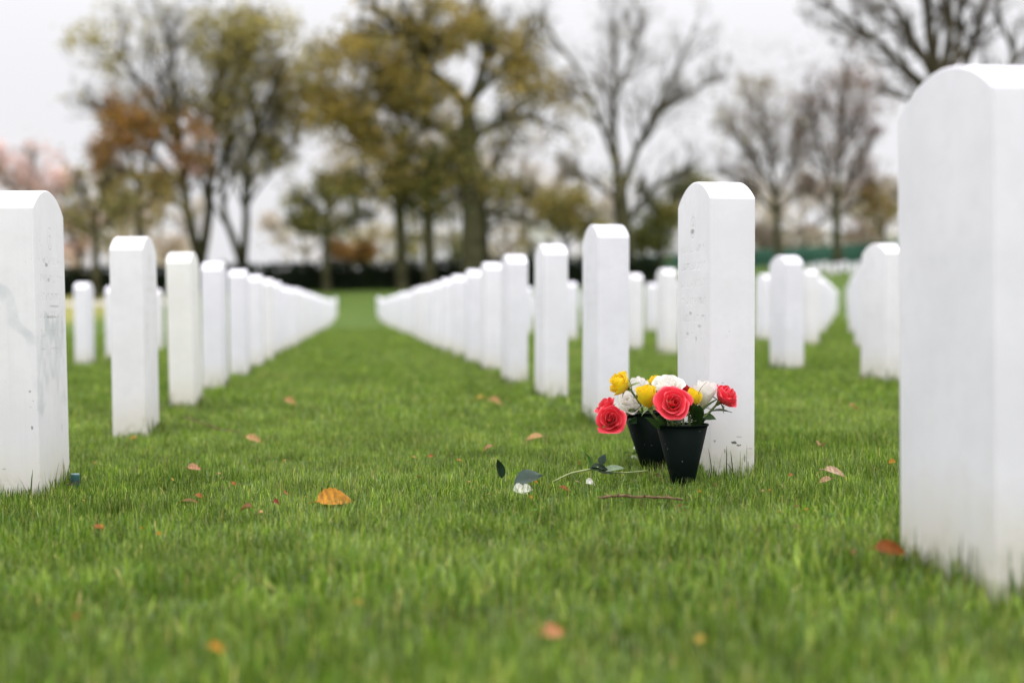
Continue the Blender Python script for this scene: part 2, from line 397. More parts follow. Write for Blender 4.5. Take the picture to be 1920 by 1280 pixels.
def build_blades(name, packs, mat):
    vs, ls, ss, cs, base = [], [], [], [], 0
    for V, loops, sizes, col, nv in packs:
        n = len(V); vs.append(V.reshape(-1, 3)); cs.append(np.repeat(col, nv, 0))
        ls.append((loops[None, :] + (np.arange(n) * nv)[:, None] + base).ravel()); ss.append(np.tile(sizes, n)); base += n * nv
    v = np.concatenate(vs).astype(np.float32); l = np.concatenate(ls).astype(np.int32); s = np.concatenate(ss).astype(np.int32)
    c = np.concatenate(cs).astype(np.float32); c = np.concatenate([c, np.ones((len(c), 1), np.float32)], 1)
    me = bpy.data.meshes.new(name)
    me.vertices.add(len(v)); me.vertices.foreach_set('co', v.ravel())
    me.loops.add(len(l)); me.loops.foreach_set('vertex_index', l)
    me.polygons.add(len(s)); st = np.concatenate([[0], np.cumsum(s)[:-1]]).astype(np.int32); me.polygons.foreach_set('loop_start', st)
    me.polygons.foreach_set('use_smooth', np.ones(len(s), bool))
    a = me.attributes.new('tint', 'FLOAT_COLOR', 'POINT'); a.data.foreach_set('color', c.ravel())
    me.materials.append(mat); me.update(calc_edges=True); me.validate()
    o = bpy.data.objects.new(name, me); COL.objects.link(o); return o
M_GRASS = tint_mat('grass_blades', .40, .38, .28)
grng = np.random.RandomState(3)
def spread(y0, y1, dens, margin):
    yy = np.linspace(y0, y1, 400); wd = .74 * yy + 2 * margin; area = float(((wd[1:] + wd[:-1]) * np.diff(yy) * .5).sum()); n = int(area * dens)
    cdf = np.cumsum(wd); cdf /= cdf[-1]; y = np.interp(grng.rand(n), cdf, yy)
    x = -.26 * y - margin + grng.rand(n) * (.74 * y + 2 * margin); return x, y
def keep_clear(x, y):
    k = np.ones(len(x), bool)
    for sx, sy in near_stones: k &= ~((x > sx + .002) & (x < sx + TH - .002) & (y > sy + .002) & (y < sy + WD - .002))
    return k
packs = []
for (y0, y1, dens, hm, wm, segs, mg) in ((.75, 2.2, 17000, .034, .0027, 4, .5), (2.2, 5.2, 36000, .032, .0018, 4, .5), (5.2, 11, 8000, .035, .0036, 3, .6), (11, 30, 1200, .038, .009, 2, 1.)):
    x, y = spread(y0, y1, dens, mg); k = keep_clear(x, y); x, y = x[k], y[k]
    patch = vnoise(x, y, 1.7) * .35 + vnoise(x, y, 7.) * .65
    k = grng.rand(len(x)) < .35 + 1.1 * patch; x, y, patch = x[k], y[k], patch[k]
    h = hm * (.55 + .75 * grng.rand(len(x))) * (.50 + 1.05 * patch)
    packs.append(make_blades(x, y, h, wm * (.7 + .6 * grng.rand(len(x))), segs, grng))
# the lawn goes on to both sides, beyond the frame
for (y0, y1, dens, hm, wm, segs, mg, m2) in ((.4, 5.2, 7500, .034, .0034, 3, .5, 2.2), (5.2, 11, 2600, .036, .0052, 3, .6, 3.2), (11, 30, 600, .038, .012, 2, 1., 5.)):
    x, y = spread(y0, y1, dens, m2); k = (x < -.26 * y - mg) | (x > .48 * y + mg) | (y < .75); x, y = x[k], y[k]
    k = keep_clear(x, y); x, y = x[k], y[k]
    packs.append(make_blades(x, y, hm * (.5 + .8 * grng.rand(len(x))), wm * (.7 + .6 * grng.rand(len(x))), segs, grng))
# longer blades the mower missed, against the foot of each stone
for sx, sy in near_stones:
    d = 1 if sy < 6 else .45
    n = int(230 * d); side = grng.rand(n); e = np.abs(grng.randn(n)) * .012 + .003
    per = grng.rand(n) * 2 * (TH + WD)
    x = np.where(per < TH, per, np.where(per < TH + WD, TH + e, np.where(per < 2 * TH + WD, per - TH - WD, -e))) + sx
    y = np.where(per < TH, -e, np.where(per < TH + WD, per - TH, np.where(per < 2 * TH + WD, WD + e, per - 2 * TH - WD))) + sy
    tall = np.where(grng.rand(n) < .22, .078, .048)
    packs.append(make_blades(x, y, tall * (.7 + .5 * grng.rand(n)), (.0030 if sy < 6 else .005) * (.7 + .6 * grng.rand(n)), 4, grng, .34, .74))
grass = build_blades('grass', packs, M_GRASS); tag(grass, kind='stuff')
# clover among the grass near the vases
cv, cf, cc = [], [], []
crng = random.Random(8)
for _ in range(300):
    a = crng.choice(((1190, 905), (1250, 915), (1330, 912), (1060, 910), (900, 930), (1480, 905), (1010, 950)))
    p = G(a[0] + crng.gauss(0, 55), a[1] + crng.gauss(0, 14)); r = crng.uniform(.0035, .0065); tl = crng.uniform(.75, 1.2)
    p.z += SOIL + crng.uniform(.004, .015); ph = crng.random() * 6.3
    for q in range(3):
        c = p + Vector((math.cos(ph + q * 2.09), math.sin(ph + q * 2.09), crng.uniform(-.1, .25))) * r
        b = len(cv); cv.append(tuple(c))
        for k in range(7): cv.append(tuple(c + Vector((math.cos(k * .898), math.sin(k * .898), .25 * math.cos(k * .898 - ph))) * r * .9))
        cf += [(b, b + 1 + k, b + 1 + (k + 1) % 7) for k in range(7)]; cc += [(.10 * tl, .20 * tl, .04 * tl)] * 8
o = mesh_obj('clover', cv, cf, tint_mat('clover_leaf', .85, .3, .08), tint=cc); tag(o, kind='stuff')

# ------------------------------------------------------------------ tubes
class Tubes:
    def __init__(s): s.v, s.f, s.c = [], [], []
    def tube(s, pts, rad, sides=6, col=None, cap=True):
        n = len(pts); base = len(s.v); up = None
        for i, p in enumerate(pts):
            d = (pts[min(i + 1, n - 1)] - pts[max(i - 1, 0)])
            d = d.normalized() if d.length > 1e-9 else Vector((0, 0, 1))
            if up is None: up = d.orthogonal().normalized()
            u = (up - d * up.dot(d)); u = u.normalized() if u.length > 1e-6 else d.orthogonal().normalized(); up = u
            w_ = d.cross(u)
            for k in range(sides):
                a = 2 * math.pi * k / sides; q = p + (u * math.cos(a) + w_ * math.sin(a)) * rad[i]
                s.v.append((q.x, q.y, q.z))
                if col: s.c.append(col)
        for i in range(n - 1):
            for k in range(sides):
                a = base + i * sides + k; b = base + i * sides + (k + 1) % sides
                s.f.append((a, b, b + sides, a + sides))
        if cap:
            s.f.append(tuple(range(base, base + sides))[::-1]); s.f.append(tuple(range(base + (n - 1) * sides, base + n * sides)))
def smooth_path(pts, n):
    """Catmull-Rom through the given points"""
    if len(pts) < 3: return [pts[0].lerp(pts[-1], i / (n - 1)) for i in range(n)]
    P_ = [pts[0] * 2 - pts[1]] + list(pts) + [pts[-1] * 2 - pts[-2]]; o = []
    for i in range(n):
        t = i / (n - 1) * (len(pts) - 1); k = min(int(t), len(pts) - 2); t -= k
        a, b, c, d = P_[k:k + 4]
        o.append(.5 * ((2 * b) + (c - a) * t + (2 * a - 5 * b + 4 * c - d) * t * t + (3 * b - a - 3 * c + d) * t ** 3))
    return o

# ------------------------------------------------------------------ vases
def lathe(prof, sides, mat, name, parent):
    v, f = [], []
    for r, z in prof:
        for k in range(sides): a = 2 * math.pi * k / sides; v.append((r * math.cos(a), r * math.sin(a), z))
    for i in range(len(prof) - 1):
        for k in range(sides):
            a = i * sides + k; b = i * sides + (k + 1) % sides; f.append((a, b, b + sides, a + sides))
    f.append(tuple(range(sides))[::-1])
    return mesh_obj(name, v, f, mat, parent)
def vase_material():
    m = N('dark_green_plastic'); tc = m.n('TexCoord'); v = tc.outputs['Object']
    vo = m.n('TexVoronoi'); vo.inputs['Scale'].default_value = 105; m.l(v, vo.inputs['Vector'])
    speck = m.math('MULTIPLY', m.range(vo.outputs['Distance'], .16, .08), m.range(m.noise(v, 30, 2), .54, .66))
    c = m.mix(m.noise(v, 14, 3), (.002, .0045, .0035), (.004, .008, .006))
    c = m.mix(m.math('MULTIPLY', speck, .45), c, (.30, .32, .28))
    sp = m.n('SeparateXYZ'); m.l(v, sp.inputs[0])
    c = m.mix(m.math('MULTIPLY', m.range(sp.outputs[2], .05, .0), m.range(m.noise(v, 60, 3), .5, .7)), c, (.07, .065, .04))
    m.l(c, m.b.inputs['Base Color']); m.b.inputs['Roughness'].default_value = .5; m.b.inputs['Specular IOR Level'].default_value = .03
    return m.m
M_VASE = vase_material()
def vase(px, py, zc_rim, rim_px, base_px, height, lean, label):
    p = G(px, py); p.z += SOIL
    t = empty('grave_vase', p); t.rotation_euler = lean
    k = (p - CAMP).dot(_cf) / FPX
    r1, r0 = rim_px * k / 2, base_px * k / 2
    H = height
    lathe([(r0 * .9, -.004), (r0, 0), (r1, H), (r1 - .0016, H), (r0 - .0016, .004), (.002, .003)], 40, M_VASE, 'body', t)
    lathe([(r1 - .001, H - .0025), (r1 + .0016, H - .002), (r1 + .0022, H + .0004), (r1 + .0012, H + .0022), (r1 - .0018, H + .002), (r1 - .0018, H - .0008)], 40, M_VASE, 'rim', t)
    tag(t, label, 'vase', 'cone vases of roses')
    return t, p, H, r1
VF, VFp, VFh, VFr = vase(1281, 895, 0, 97, 37, .142, (R(-1), R(-1), 0), 'dark green cone vase in front, speckled with dirt, leaning on no other thing')
VB, VBp, VBh, VBr = vase(1226, 868, 0, 94, 38, .149, (R(-2), R(-4.5), 0), 'dark cone vase standing behind and left of the other vase, tilted slightly left')

# ------------------------------------------------------------------ roses
def petal_mat(name, inner, outer, edge, tr=.35):
    m = N(name); a = m.n('Attribute'); a.attribute_name = 'tint'
    sp = m.n('SeparateColor'); m.l(a.outputs['Color'], sp.inputs[0]); vv, uu = sp.outputs[0], sp.outputs[1]
    tc = m.n('TexCoord'); v = tc.outputs['Object']
    c = m.mix(m.range(vv, .05, .8), inner, outer)
    n1 = m.noise(v, 140, 3); c = m.mix(m.range(n1, .4, .75, 0, .35), c, m.mix(1., c, (.8, .72, .7), 'MULTIPLY'))
    c = m.mix(m.math('MULTIPLY', m.range(vv, .84, 1.), m.range(m.noise(v, 60, 2), .35, .7, .15, .8)), c, edge)
    m.l(c, m.b.inputs['Base Color']); m.b.inputs['Roughness'].default_value = .5; m.b.inputs['Specular IOR Level'].default_value = .25
    m.b.inputs['Sheen Weight'].default_value = .15
    b = m.n('Bump'); b.inputs['Strength'].default_value = .25; b.inputs['Distance'].default_value = .0008
    st = m.n('CombineXYZ'); m.l(m.math('MULTIPLY', uu, 60.), st.inputs[0]); m.l(m.math('MULTIPLY', vv, 3.), st.inputs[1])
    m.l(m.noise(st.outputs[0], 1, 2), b.inputs['Height']); m.l(b.outputs[0], m.b.inputs['Normal'])
    m.translucent(c, tr); return m.m
M_RED = petal_mat('petal_coral_red', (.76, .014, .030), (.87, .046, .078), (.91, .27, .31), .20)
M_CRIM = petal_mat('petal_crimson', (.42, .004, .010), (.55, .010, .022), (.60, .05, .07), .25)
M_YEL = petal_mat('petal_yellow', (.90, .58, .006), (.93, .72, .02), (.92, .60, .05), .32)
M_WHT = petal_mat('petal_white', (.84, .81, .64), (.90, .89, .85), (.86, .78, .74), .40)
M_LEAF = tint_mat('rose_leaf', .38, .12, .45, nscale=60)
M_STEM = plain_mat('rose_stem', (.085, .14, .03), (.14, .19, .05), 60, .5)
def frame(axis, roll=0):
    z = axis.normalized(); x = z.orthogonal().normalized(); y = z.cross(x)
    m = Matrix((x, y, z)).transposed(); return m @ Matrix.Rotation(roll, 3, 'Z')
def bloom_geo(Rm, openness, rng, layers=None):
    """petals of one bloom around +Z, base of the bloom at the origin; tint = (along petal, across petal)"""
    v, f, c = [], [], []
    H = Rm * (2.05 - .75 * openness)
    if openness < .35:                     # tall bud, rim just opening
        H = Rm * 2.75
        L = [(.22, 2, 1.9, .98, 0, 0), (.50, 3, 1.5, 1.02, .25, .1), (.80, 3, 1.25, 1.0, .9, .35), (1.0, 3, 1.15, .93, 1.3, .6)]
    else:
        L = [(.13, 2, 1.9, 1.0, 0, .0), (.29, 3, 1.45, 1.05, .02, .04), (.50, 3, 1.3, 1.03, .10, .12), (.75, 4, 1.05, .95, .26, .30), (1.0, 4, .98, .82, .55, .55)]
    off = rng.random() * 6
    for li, (rf, cnt, half, hf, flare, curl) in enumerate(L):
        for q in range(cnt):
            a0 = off + li * 1.15 + q * 2 * math.pi / cnt + rng.uniform(-.18, .18)
            nu, nv = 10, 10; b = len(v)
            hh = H * hf * rng.uniform(.94, 1.05); rr = Rm * rf * rng.uniform(.94, 1.06); fl = flare * openness * rng.uniform(.75, 1.3)
            w1, w2, tw = rng.uniform(0, 6), rng.uniform(0, 6), rng.uniform(-.12, .12)
            for j in range(nv + 1):
                t = j / nv
                rad = rr * (math.sin(min(t * 1.9, 1.57)) ** .75 * (.80 + .20 * math.cos((t - .55) * 2.6)))
                rad = max(rad, Rm * .05) + Rm * fl * max(0, t - .45) ** 1.6 * 2.4
                zz = hh * (t - (curl * openness) * max(0, t - .72) ** 1.5 * 2.6)
                wid = half * (.35 + .65 * math.sin(min(1, t * 1.25) * 1.57)) * (1 - .30 * max(0, t - .8) / .2)
                for i in range(nu + 1):
                    u = -1 + 2 * i / nu
                    edge = abs(u) ** 3
                    ang = a0 + u * wid + tw * t
                    r2 = rad * (1 + .055 * edge * (1 if q % 2 else -.3)) + Rm * (.035 + .045 * openness * rf) * t * t * math.sin(3.1 * u + w1) + (-.10 * Rm * u if rf < .5 else -.055 * Rm * u)
                    z2 = zz - hh * .14 * edge * t + Rm * .035 * t * math.sin(4.3 * u + w2)
                    v.append((r2 * math.cos(ang), r2 * math.sin(ang), z2)); c.append((t, (u + 1) / 2, rng.random()))
            for j in range(nv):
                for i in range(nu):
                    a = b + j * (nu + 1) + i; f.append((a, a + 1, a + nu + 2, a + nu + 1))
    return v, f, c
def leaf_geo(L, W, rng, fold=.25, bend=.5, serr=.04, cup=.0, nl=14, nw=6):
    """leaf along +X, midrib at Y=0, upper face +Z"""
    v, f = [], []
    ph = rng.random() * 6
    for i in range(nl + 1):
        t = i / nl
        wv = W * .5 * (math.sin(math.pi * min(1, t * 1.02) ** .82) ** .8) * (1 + serr * math.sin(i * 2.7 + ph)) + .0002
        for j in range(nw + 1):
            u = -1 + 2 * j / nw
            x = L * (math.sin(bend * t) / bend if abs(bend) > .01 else t); z = -L * (1 - math.cos(bend * t)) / bend if abs(bend) > .01 else 0
            v.append((x, wv * u, z + wv * fold * abs(u) ** 1.3 + cup * u * u * wv + .05 * W * math.sin(5 * t + 3 * u + ph) * t))
    for i in range(nl):
        for j in range(nw): a = i * (nw + 1) + j; f.append((a, a + 1, a + nw + 2, a + nw + 1))
    return v, f
def place(v, M, o): return [tuple(M @ Vector(p) + o) for p in v]
rrng = random.Random(21)
GREEN = [(.035, .085, .022), (.045, .10, .03), (.03, .07, .03), (.055, .11, .025)]
def add_leaf(parent, org, base, direction, L, W, col, rng, roll=0, fold=.3, bend=.5, name='leaf', mat=None):
    d = direction.normalized(); y = Vector((0, 0, 1)).cross(d)
    y = y.normalized() if y.length > .05 else Vector((1, 0, 0)); z = d.cross(y)
    M = Matrix((d, y, z)).transposed() @ Matrix.Rotation(roll, 3, 'X')
    v, f = leaf_geo(L, W, rng, fold, bend)
    vv = place(v, M, base)
    return mesh_obj(name, [Vector(p) - org for p in vv], f, mat or M_LEAF, parent, tint=[col] * len(vv))
def rose(px, py, zc, diam_px, axis, openness, mat, vase_t, label, leaves=1, layers=None, group='cut roses in the vases', sep=True, back=.5):
    """axis: the way the bloom looks (world); (px, py) is the middle of the bloom in the photo"""
    ax = Vector(axis).normalized(); Rm = diam_px / 2 * zc / FPX / (1 + .28 * openness)
    H = Rm * (2.75 if openness < .35 else 2.05 - .75 * openness)
    base = PZ(px, py, zc) - ax * H * back
    vp, vh, vr = vase_t
    t = empty('rose', base)
    rng = random.Random(int(px * 7 + py))
    v, f, c = bloom_geo(Rm, openness, rng, layers); M = frame(ax, rng.random() * 6)
    mesh_obj('bloom', [M @ Vector(p) for p in v], f, mat, t, tint=c)
    # receptacle and sepals
    T = Tubes(); T.tube([ax * -.012, ax * -.006, ax * .001, ax * .006], [.0022, .0042, .0058, .0050], 10)
    sv, sf = list(T.v), list(T.f)
    for k in range(5):
        a = k * 1.257 + rng.random() * .4
        lv, lf = leaf_geo(Rm * rng.uniform(1.1, 1.5), .0075, rng, .2, rng.uniform(.6, 1.6), .1, nl=8, nw=4)
        d = Matrix.Rotation(a, 3, 'Z') @ Matrix.Rotation(R(-rng.uniform(5, 45)) , 3, 'Y')
        b = len(sv); sv += [tuple(M @ (d @ Vector(p))) for p in lv]; sf += [tuple(i + b for i in q) for q in lf]
    mesh_obj('sepals', sv, sf, M_STEM, t)
    # stem runs down into the vase
    mouth = vp + Vector((0, 0, vh)); side = base - mouth; sideh = Vector((side.x, side.y, 0))
    if sideh.length > vr * .75: sideh = sideh.normalized() * vr * .75
    inn = mouth + sideh + Vector((0, 0, .004)); bot = vp + Vector((sideh.x * -.2, sideh.y * -.2, .02))
    pts = smooth_path([bot - base, inn - base, inn - base + (base - inn) * .55 - ax * .012 , ax * -.008], 14)
    T = Tubes(); T.tube(pts, [.0026] * 14, 8); st = mesh_obj('stem', T.v, T.f, M_STEM, t)
    for k in range(leaves):
        q = pts[rng.randrange(7, 11)] + base
        dr = Vector((rng.uniform(-1, 1), rng.uniform(-1, .1), rng.uniform(-.1, .9)))
        add_leaf(t, base, q, dr, rng.uniform(.032, .05), rng.uniform(.018, .026), rng.choice(GREEN), rng, rng.uniform(-.6, .6))
    tag(t, label, 'rose', group)
    return t
F_ = (VFp, VFh, VFr); B_ = (VBp, VBh, VBr)
zF = (VFp - CAMP).dot(_cf); zB = (VBp - CAMP).dot(_cf)
rose(1262, 756, zF - .045, 66, (-.10, -.82, .40), 1.0, M_RED, F_, 'open coral red rose facing forward over the front vase rim', 1)
rose(1360, 743, zF + .02, 52, (.55, -.40, .62), .7, M_RED, F_, 'coral red rose on a bent stem sticking out to the right against the headstone', 1)
rose(1145, 787, zB - .10, 54, (-.12, -.90, .28), .85, M_RED, B_, 'open red rose drooping lowest on the left beside the back vase', 0)
rose(1137, 762, zB - .04, 44, (-.55, -.2, .75), .7, M_RED, B_, 'red rose half hidden behind the lowest drooping red rose', 0)
rose(1164, 719, zB - .09, 48, (-.78, -.22, .50), .45, M_YEL, B_, 'yellow rose leaning out far left on a long green stem, topmost on the left', 1)
rose(1214, 745, zF - .01, 36, (-.30, -.30, .90), .18, M_YEL, F_, 'tall yellow rosebud just left of the big red rose', 0)
rose(1297, 750, zF - .015, 31, (.12, -.25, .95), .22, M_YEL, F_, 'small yellow rosebud just right of the big red rose', 1)
rose(1229, 716, zF + .07, 30, (-.1, -.2, .95), .4, M_YEL, F_, 'yellow rose mostly hidden behind the topmost white rose', 0)
rose(1252, 724, zF + .02, 64, (-.05, -.35, .9), .85, M_WHT, F_, 'broad white rose topmost in the bunch, above the big red rose', 0)
rose(1284, 735, zF + .035, 34, (.15, -.3, .9), .6, M_CRIM, F_, 'dark crimson rose peeking from behind the big red rose', 0)
rose(1320, 742, zF + .03, 40, (.1, -.2, .95), .25, M_WHT, F_, 'white rosebud between the small yellow bud and the right red rose', 2)
rose(1186, 752, zB - .02, 60, (-.35, -.65, .55), .6, M_WHT, B_, 'cream white rose low over the back vase, right of the drooping red rose', 1)
rose(1197, 727, zB + .02, 30, (.05, -.2, .95), .3, M_WHT, B_, 'white rosebud behind the topmost left yellow rose', 0)
# foliage sprays standing in the vases
for (px, py, zc, L, W, d, lb, vt) in ((1306, 772, zF - .02, .065, .028, (.05, -.3, 1), 'dark pointed leaf sprig standing right of the big red rose in the front vase', F_),
                                  (1240, 790, zF - .02, .06, .024, (-.45, -.3, .9), 'green leafy sprig filling the left of the front vase mouth', F_),
                                  (1304, 788, zF - .0, .045, .03, (.25, -.35, .9), 'broad round-leaved sprig at the right of the front vase mouth', F_),
                                  (1266, 792, zF + .005, .05, .032, (-.1, -.2, 1), 'dark leaf sprig behind the bottom of the big red rose', F_),
                                  (1192, 775, zB - .05, .045, .024, (-.6, -.6, .2), 'leaf sprig lying over the back vase rim', B_)):
    p = PZ(px, py, zc) - Vector((0, 0, .02)); t = empty('leaf_sprig', p)
    T = Tubes(); T.tube(smooth_path([vt[0] + Vector((0, 0, .05)) - p, vt[0] + Vector((0, 0, vt[1])) + Vector((px - 1281, 0, 0)) * .0004 - p, Vector((0, 0, 0))], 8), [.0016] * 8, 6)
    mesh_obj('stem', T.v, T.f, M_STEM, t)
    for k in range(3):
        dv = Vector(d) + Vector((rrng.uniform(-.5, .5), rrng.uniform(-.3, .3), rrng.uniform(-.25, .2)))
        add_leaf(t, p, p, dv, L * rrng.uniform(.7, 1), W * rrng.uniform(.75, 1), rrng.choice(GREEN), rrng, rrng.uniform(-.8, .8))
    tag(t, lb, 'leaf sprig', 'leaf sprigs in the vases')
# two thin dead tendrils rising above the flowers
for (pp, zc, lb) in (([(1306, 776), (1308, 745), (1314, 728), (1325, 716)], zF - .02, 'thin curled brown tendril rising in front of the white rosebud on the right'),
                     ([(1186, 735), (1182, 718), (1176, 708), (1174, 697)], zB - .02, 'thin green tendril rising beside the left yellow rose')):
    pt = [PZ(a, b, zc) for a, b in pp]; T = Tubes(); T.tube(smooth_path([q - pt[0] for q in pt], 12), [.0011 * (1 - .06 * k) for k in range(12)], 5)
    o = mesh_obj('tendril', [Vector(q) for q in T.v], T.f, plain_mat('tendril_bark', (.07, .04, .03), (.10, .07, .04), 50, .7)); o.location = pt[0]; tag(o, lb, 'tendril')

# ------------------------------------------------------------------ things lying in the grass
M_FALL = tint_mat('fallen_leaf', .55, .25, .3, nscale=130)
frng = random.Random(4)
TIP = SOIL + .021
def fallen(px, py, wpx, hpx, col, label, lift=.0, yaw=None, curl=None, roll=None):
    p = G(px, py, 0); zc = (p - CAMP).dot(_cf); L = wpx * zc / FPX; 
    p.z = ground_z(p.x, p.y) + TIP + lift
    Wd = max(.5 * L, hpx * zc / FPX * 1.3); Wd = min(Wd, L * .8)
    v, f = leaf_geo(L, Wd, frng, frng.uniform(.25, .6), frng.uniform(.5, 1.1) if curl is None else curl, .10, nl=16, nw=8)
    yw = frng.uniform(-.35, .35) + (math.pi if frng.random() < .5 else 0) if yaw is None else yaw
    M = Matrix.Rotation(yw, 3, 'Z') @ Matrix.Rotation(frng.uniform(-.25, .25), 3, 'Y') @ Matrix.Rotation((roll or frng.uniform(.15, .75)) * (1 if abs(yw) < 1.57 else -1), 3, 'X')
    c0 = Vector((L * .5, 0, 0)); vv = [M @ (Vector(q) - c0) for q in v]
    mn = min(q.z for q in vv); vv = [q - Vector((0, 0, mn * .6)) for q in vv]
    cl = []
    for i, q in enumerate(vv):
        k = .82 + .3 * math.sin(i * .37 + px) * math.sin(i * .11); cl.append(tuple(ch * k for ch in col))
    T = Tubes(); a = vv[4]; T.tube([a, a + (M @ Vector((-L * .22, 0, .0)))], [.0011, .0008], 5)
    b = len(vv); f = f + [tuple(i + b for i in q) for q in T.f]; vv = vv + [Vector(q) for q in T.v]; cl += [tuple(ch * .6 for ch in col)] * len(T.v)
    o = mesh_obj('fallen_leaf', vv, f, M_FALL, tint=cl); o.location = p
    tag(o, label, 'leaf', 'leaf scraps in the grass' if 'tiny scrap of dry' in label else 'fallen leaves on the lawn')
OR, RU, TA, PK, YE, BR = (.62, .27, .012), (.40, .125, .018), (.58, .34, .13), (.50, .24, .115), (.55, .37, .05), (.26, .12, .03)
for a in ((630, 934, 74, 36, OR, 'large bright orange leaf lying alone in the sharp foreground grass', .001, 0.2, .62),
          (366, 883, 28, 20, PK, 'pinkish brown leaf standing up on the grass right of the left edge headstone', .012),
          (477, 828, 34, 12, TA, 'tan orange leaf on the lawn between the left row and the aisle middle', .008),
          (545, 758, 24, 14, TA, 'small tan leaf farthest back in the grass aisle on the left', .01),
          (247, 826, 16, 14, OR, 'small orange leaf at the foot of the second headstone on the left', .01),
          (932, 758, 30, 12, TA, 'tan leaf in the aisle in front of the third headstone right of it', .01),
          (898, 748, 22, 10, YE, 'small yellowish brown leaf just left of a tan leaf in the aisle', .006),
          (1001, 825, 36, 14, TA, 'pale orange leaf on the grass well left of the vases', .008),
          (912, 842, 24, 9, PK, 'reddish tan leaf flat in the grass left of the pale orange leaf', .004),
          (785, 898, 14, 22, RU, 'small rust leaf standing upright in the middle of the lawn', .012, 1.2),
          (1570, 897, 52, 18, (.62, .42, .27), 'pale tan curled leaf on the grass between flower headstone and nearest headstone', .012, .1),
          (1546, 902, 26, 9, (.55, .33, .18), 'small tan leaf touching the left end of the pale curled leaf', .006),
          (1540, 839, 24, 22, PK, 'pinkish brown leaf behind the pale curled leaf on the right', .012, .8),
          (1604, 769, 28, 10, TA, 'tan leaf farthest back on the lawn on the right', .006),
          (1674, 1047, 68, 26, (.34, .095, .012), 'dark orange leaf by the foot of the nearest headstone', .016, -.2),
          (1040, 1212, 46, 34, (.58, .26, .10), 'blurred orange tan leaf in the near foreground grass, right of centre', .022, .2),
          (410, 1252, 36, 30, OR, 'blurred orange leaf in the near foreground grass at lower left', .024, .3),
          (356, 940, 34, 12, BR, 'torn dark rust leaf in the grass below the pinkish brown leaf', .006),
          (374, 935, 16, 16, RU, 'red scrap of leaf beside the torn dark rust leaf', .01),
          (460, 955, 26, 16, BR, 'brown leaf with a tan scrap beside it, left of the large orange leaf', .006),
          (486, 962, 14, 12, TA, 'tan leaf scrap right of a brown leaf in the foreground grass', .006),
          (538, 929, 16, 20, RU, 'upright rust red leaf just left of the large orange leaf', .012, 1.0),
          (521, 945, 18, 16, (.28, .05, .015), 'dark red leaf below the upright rust leaf', .006),
          (186, 997, 18, 12, RU, 'small red brown leaf in the grass at lower left', .012),
          (300, 1008, 10, 8, OR, 'tiny orange leaf in the grass right of a small red brown leaf', .012),
          (439, 911, 10, 12, RU, 'tiny rust leaf above the brown leaf pair in the grass', .01),
          (863, 865, 12, 8, OR, 'tiny orange leaf scrap left of the dark rose leaf', .008),
          (807, 856, 10, 10, RU, 'tiny red scrap of leaf left of centre on the lawn', .008),
          (1238, 893, 16, 8, BR, 'small brown leaf scrap at the front vase foot', .004),
          (1060, 917, 22, 9, (.32, .11, .02), 'orange brown scrap between the two rose leaf sprigs', .004),
          (724, 962, 8, 14, RU, 'tiny upright rust leaf right of the large orange leaf', .012, 1.3),
          (672, 1153, 20, 16, YE, 'small blurred yellow leaf in the near grass', .02),
          (141, 1180, 16, 14, (.45, .13, .02), 'small blurred orange leaf in the near grass at far left', .02),
          (1310, 1213, 22, 16, YE, 'faint yellow leaf sunk in the near grass on the right', .014),
          (1600, 1043, 12, 14, (.45, .2, .05), 'small blurred orange scrap left of the dark orange leaf', .012),
          (99, 900, 10, 18, (.45, .30, .10), 'curled tan leaf against the foot of the left edge headstone', .015, 1.4),
          (1672, 868, 14, 10, OR, 'small orange leaf beside the left side of the nearest headstone', .008),
          (1482, 893, 10, 8, RU, 'tiny rust leaf right of the flower headstone foot', .008)):
    fallen(*a[:6], lift=a[6] - .002, yaw=a[7] if len(a) > 7 else None, roll=a[8] if len(a) > 8 else None)

for i in range(26):
    fallen(frng.uniform(150, 1660), frng.choice((frng.uniform(845, 935), frng.uniform(880, 1010))), frng.uniform(5, 10), frng.uniform(4, 8), frng.choice((OR, RU, TA, BR, YE)), 'tiny scrap of dry leaf scattered in the sharp foreground grass', lift=.004)
def ground_pt(px, py, h): p = G(px, py); p.z = ground_z(p.x, p.y) + SOIL + h; return p
def at(px, py, zc): return PZ(px, py, zc)
# dropped rose leaf, its blue-green sheen put into the leaf colour, and white petal
M_SHEEN = tint_mat('waxy_rose_leaf', .42, .08, .12, nscale=45)
def dropped_leaf(name, px, py, L, W, d, col, lab, roll=0, fold=.25, bend=.6, h=.02, mat=None, cat='leaf', stem=None):
    p = ground_pt(px, py, h); t = empty(name, p)
    add_leaf(t, p, p, Vector(d), L, W, col, frng, roll, fold, bend, 'blade', mat or M_SHEEN)
    if stem:
        T = Tubes(); q = Vector(stem); T.tube(smooth_path([Vector((0, 0, 0)), q * .5 + Vector((0, 0, .004)), q], 7), [.0016, .0015, .0014, .0013, .0012, .0011, .001], 6)
        mesh_obj('stalk', T.v, T.f, M_STEM, t)
    tag(t, lab, cat)
zc_l = (G(975, 905) - CAMP).dot(_cf)
dropped_leaf('dropped_leaf', 964, 908, .066, .060, (.66, -.30, .60), (.036, .062, .046), 'broad dark green rose leaf with blue sheen propped above a white petal', roll=.55, fold=.10, bend=.8, h=.026, stem=(-.03, -.005, -.022))
dropped_leaf('dropped_leaf', 941, 900, .048, .020, (-.16, -.1, 1), (.025, .050, .030), 'narrow dark rose leaf standing upright left of the broad leaf', roll=.5, fold=.4, bend=.35, h=.03, stem=(.012, 0, -.02))
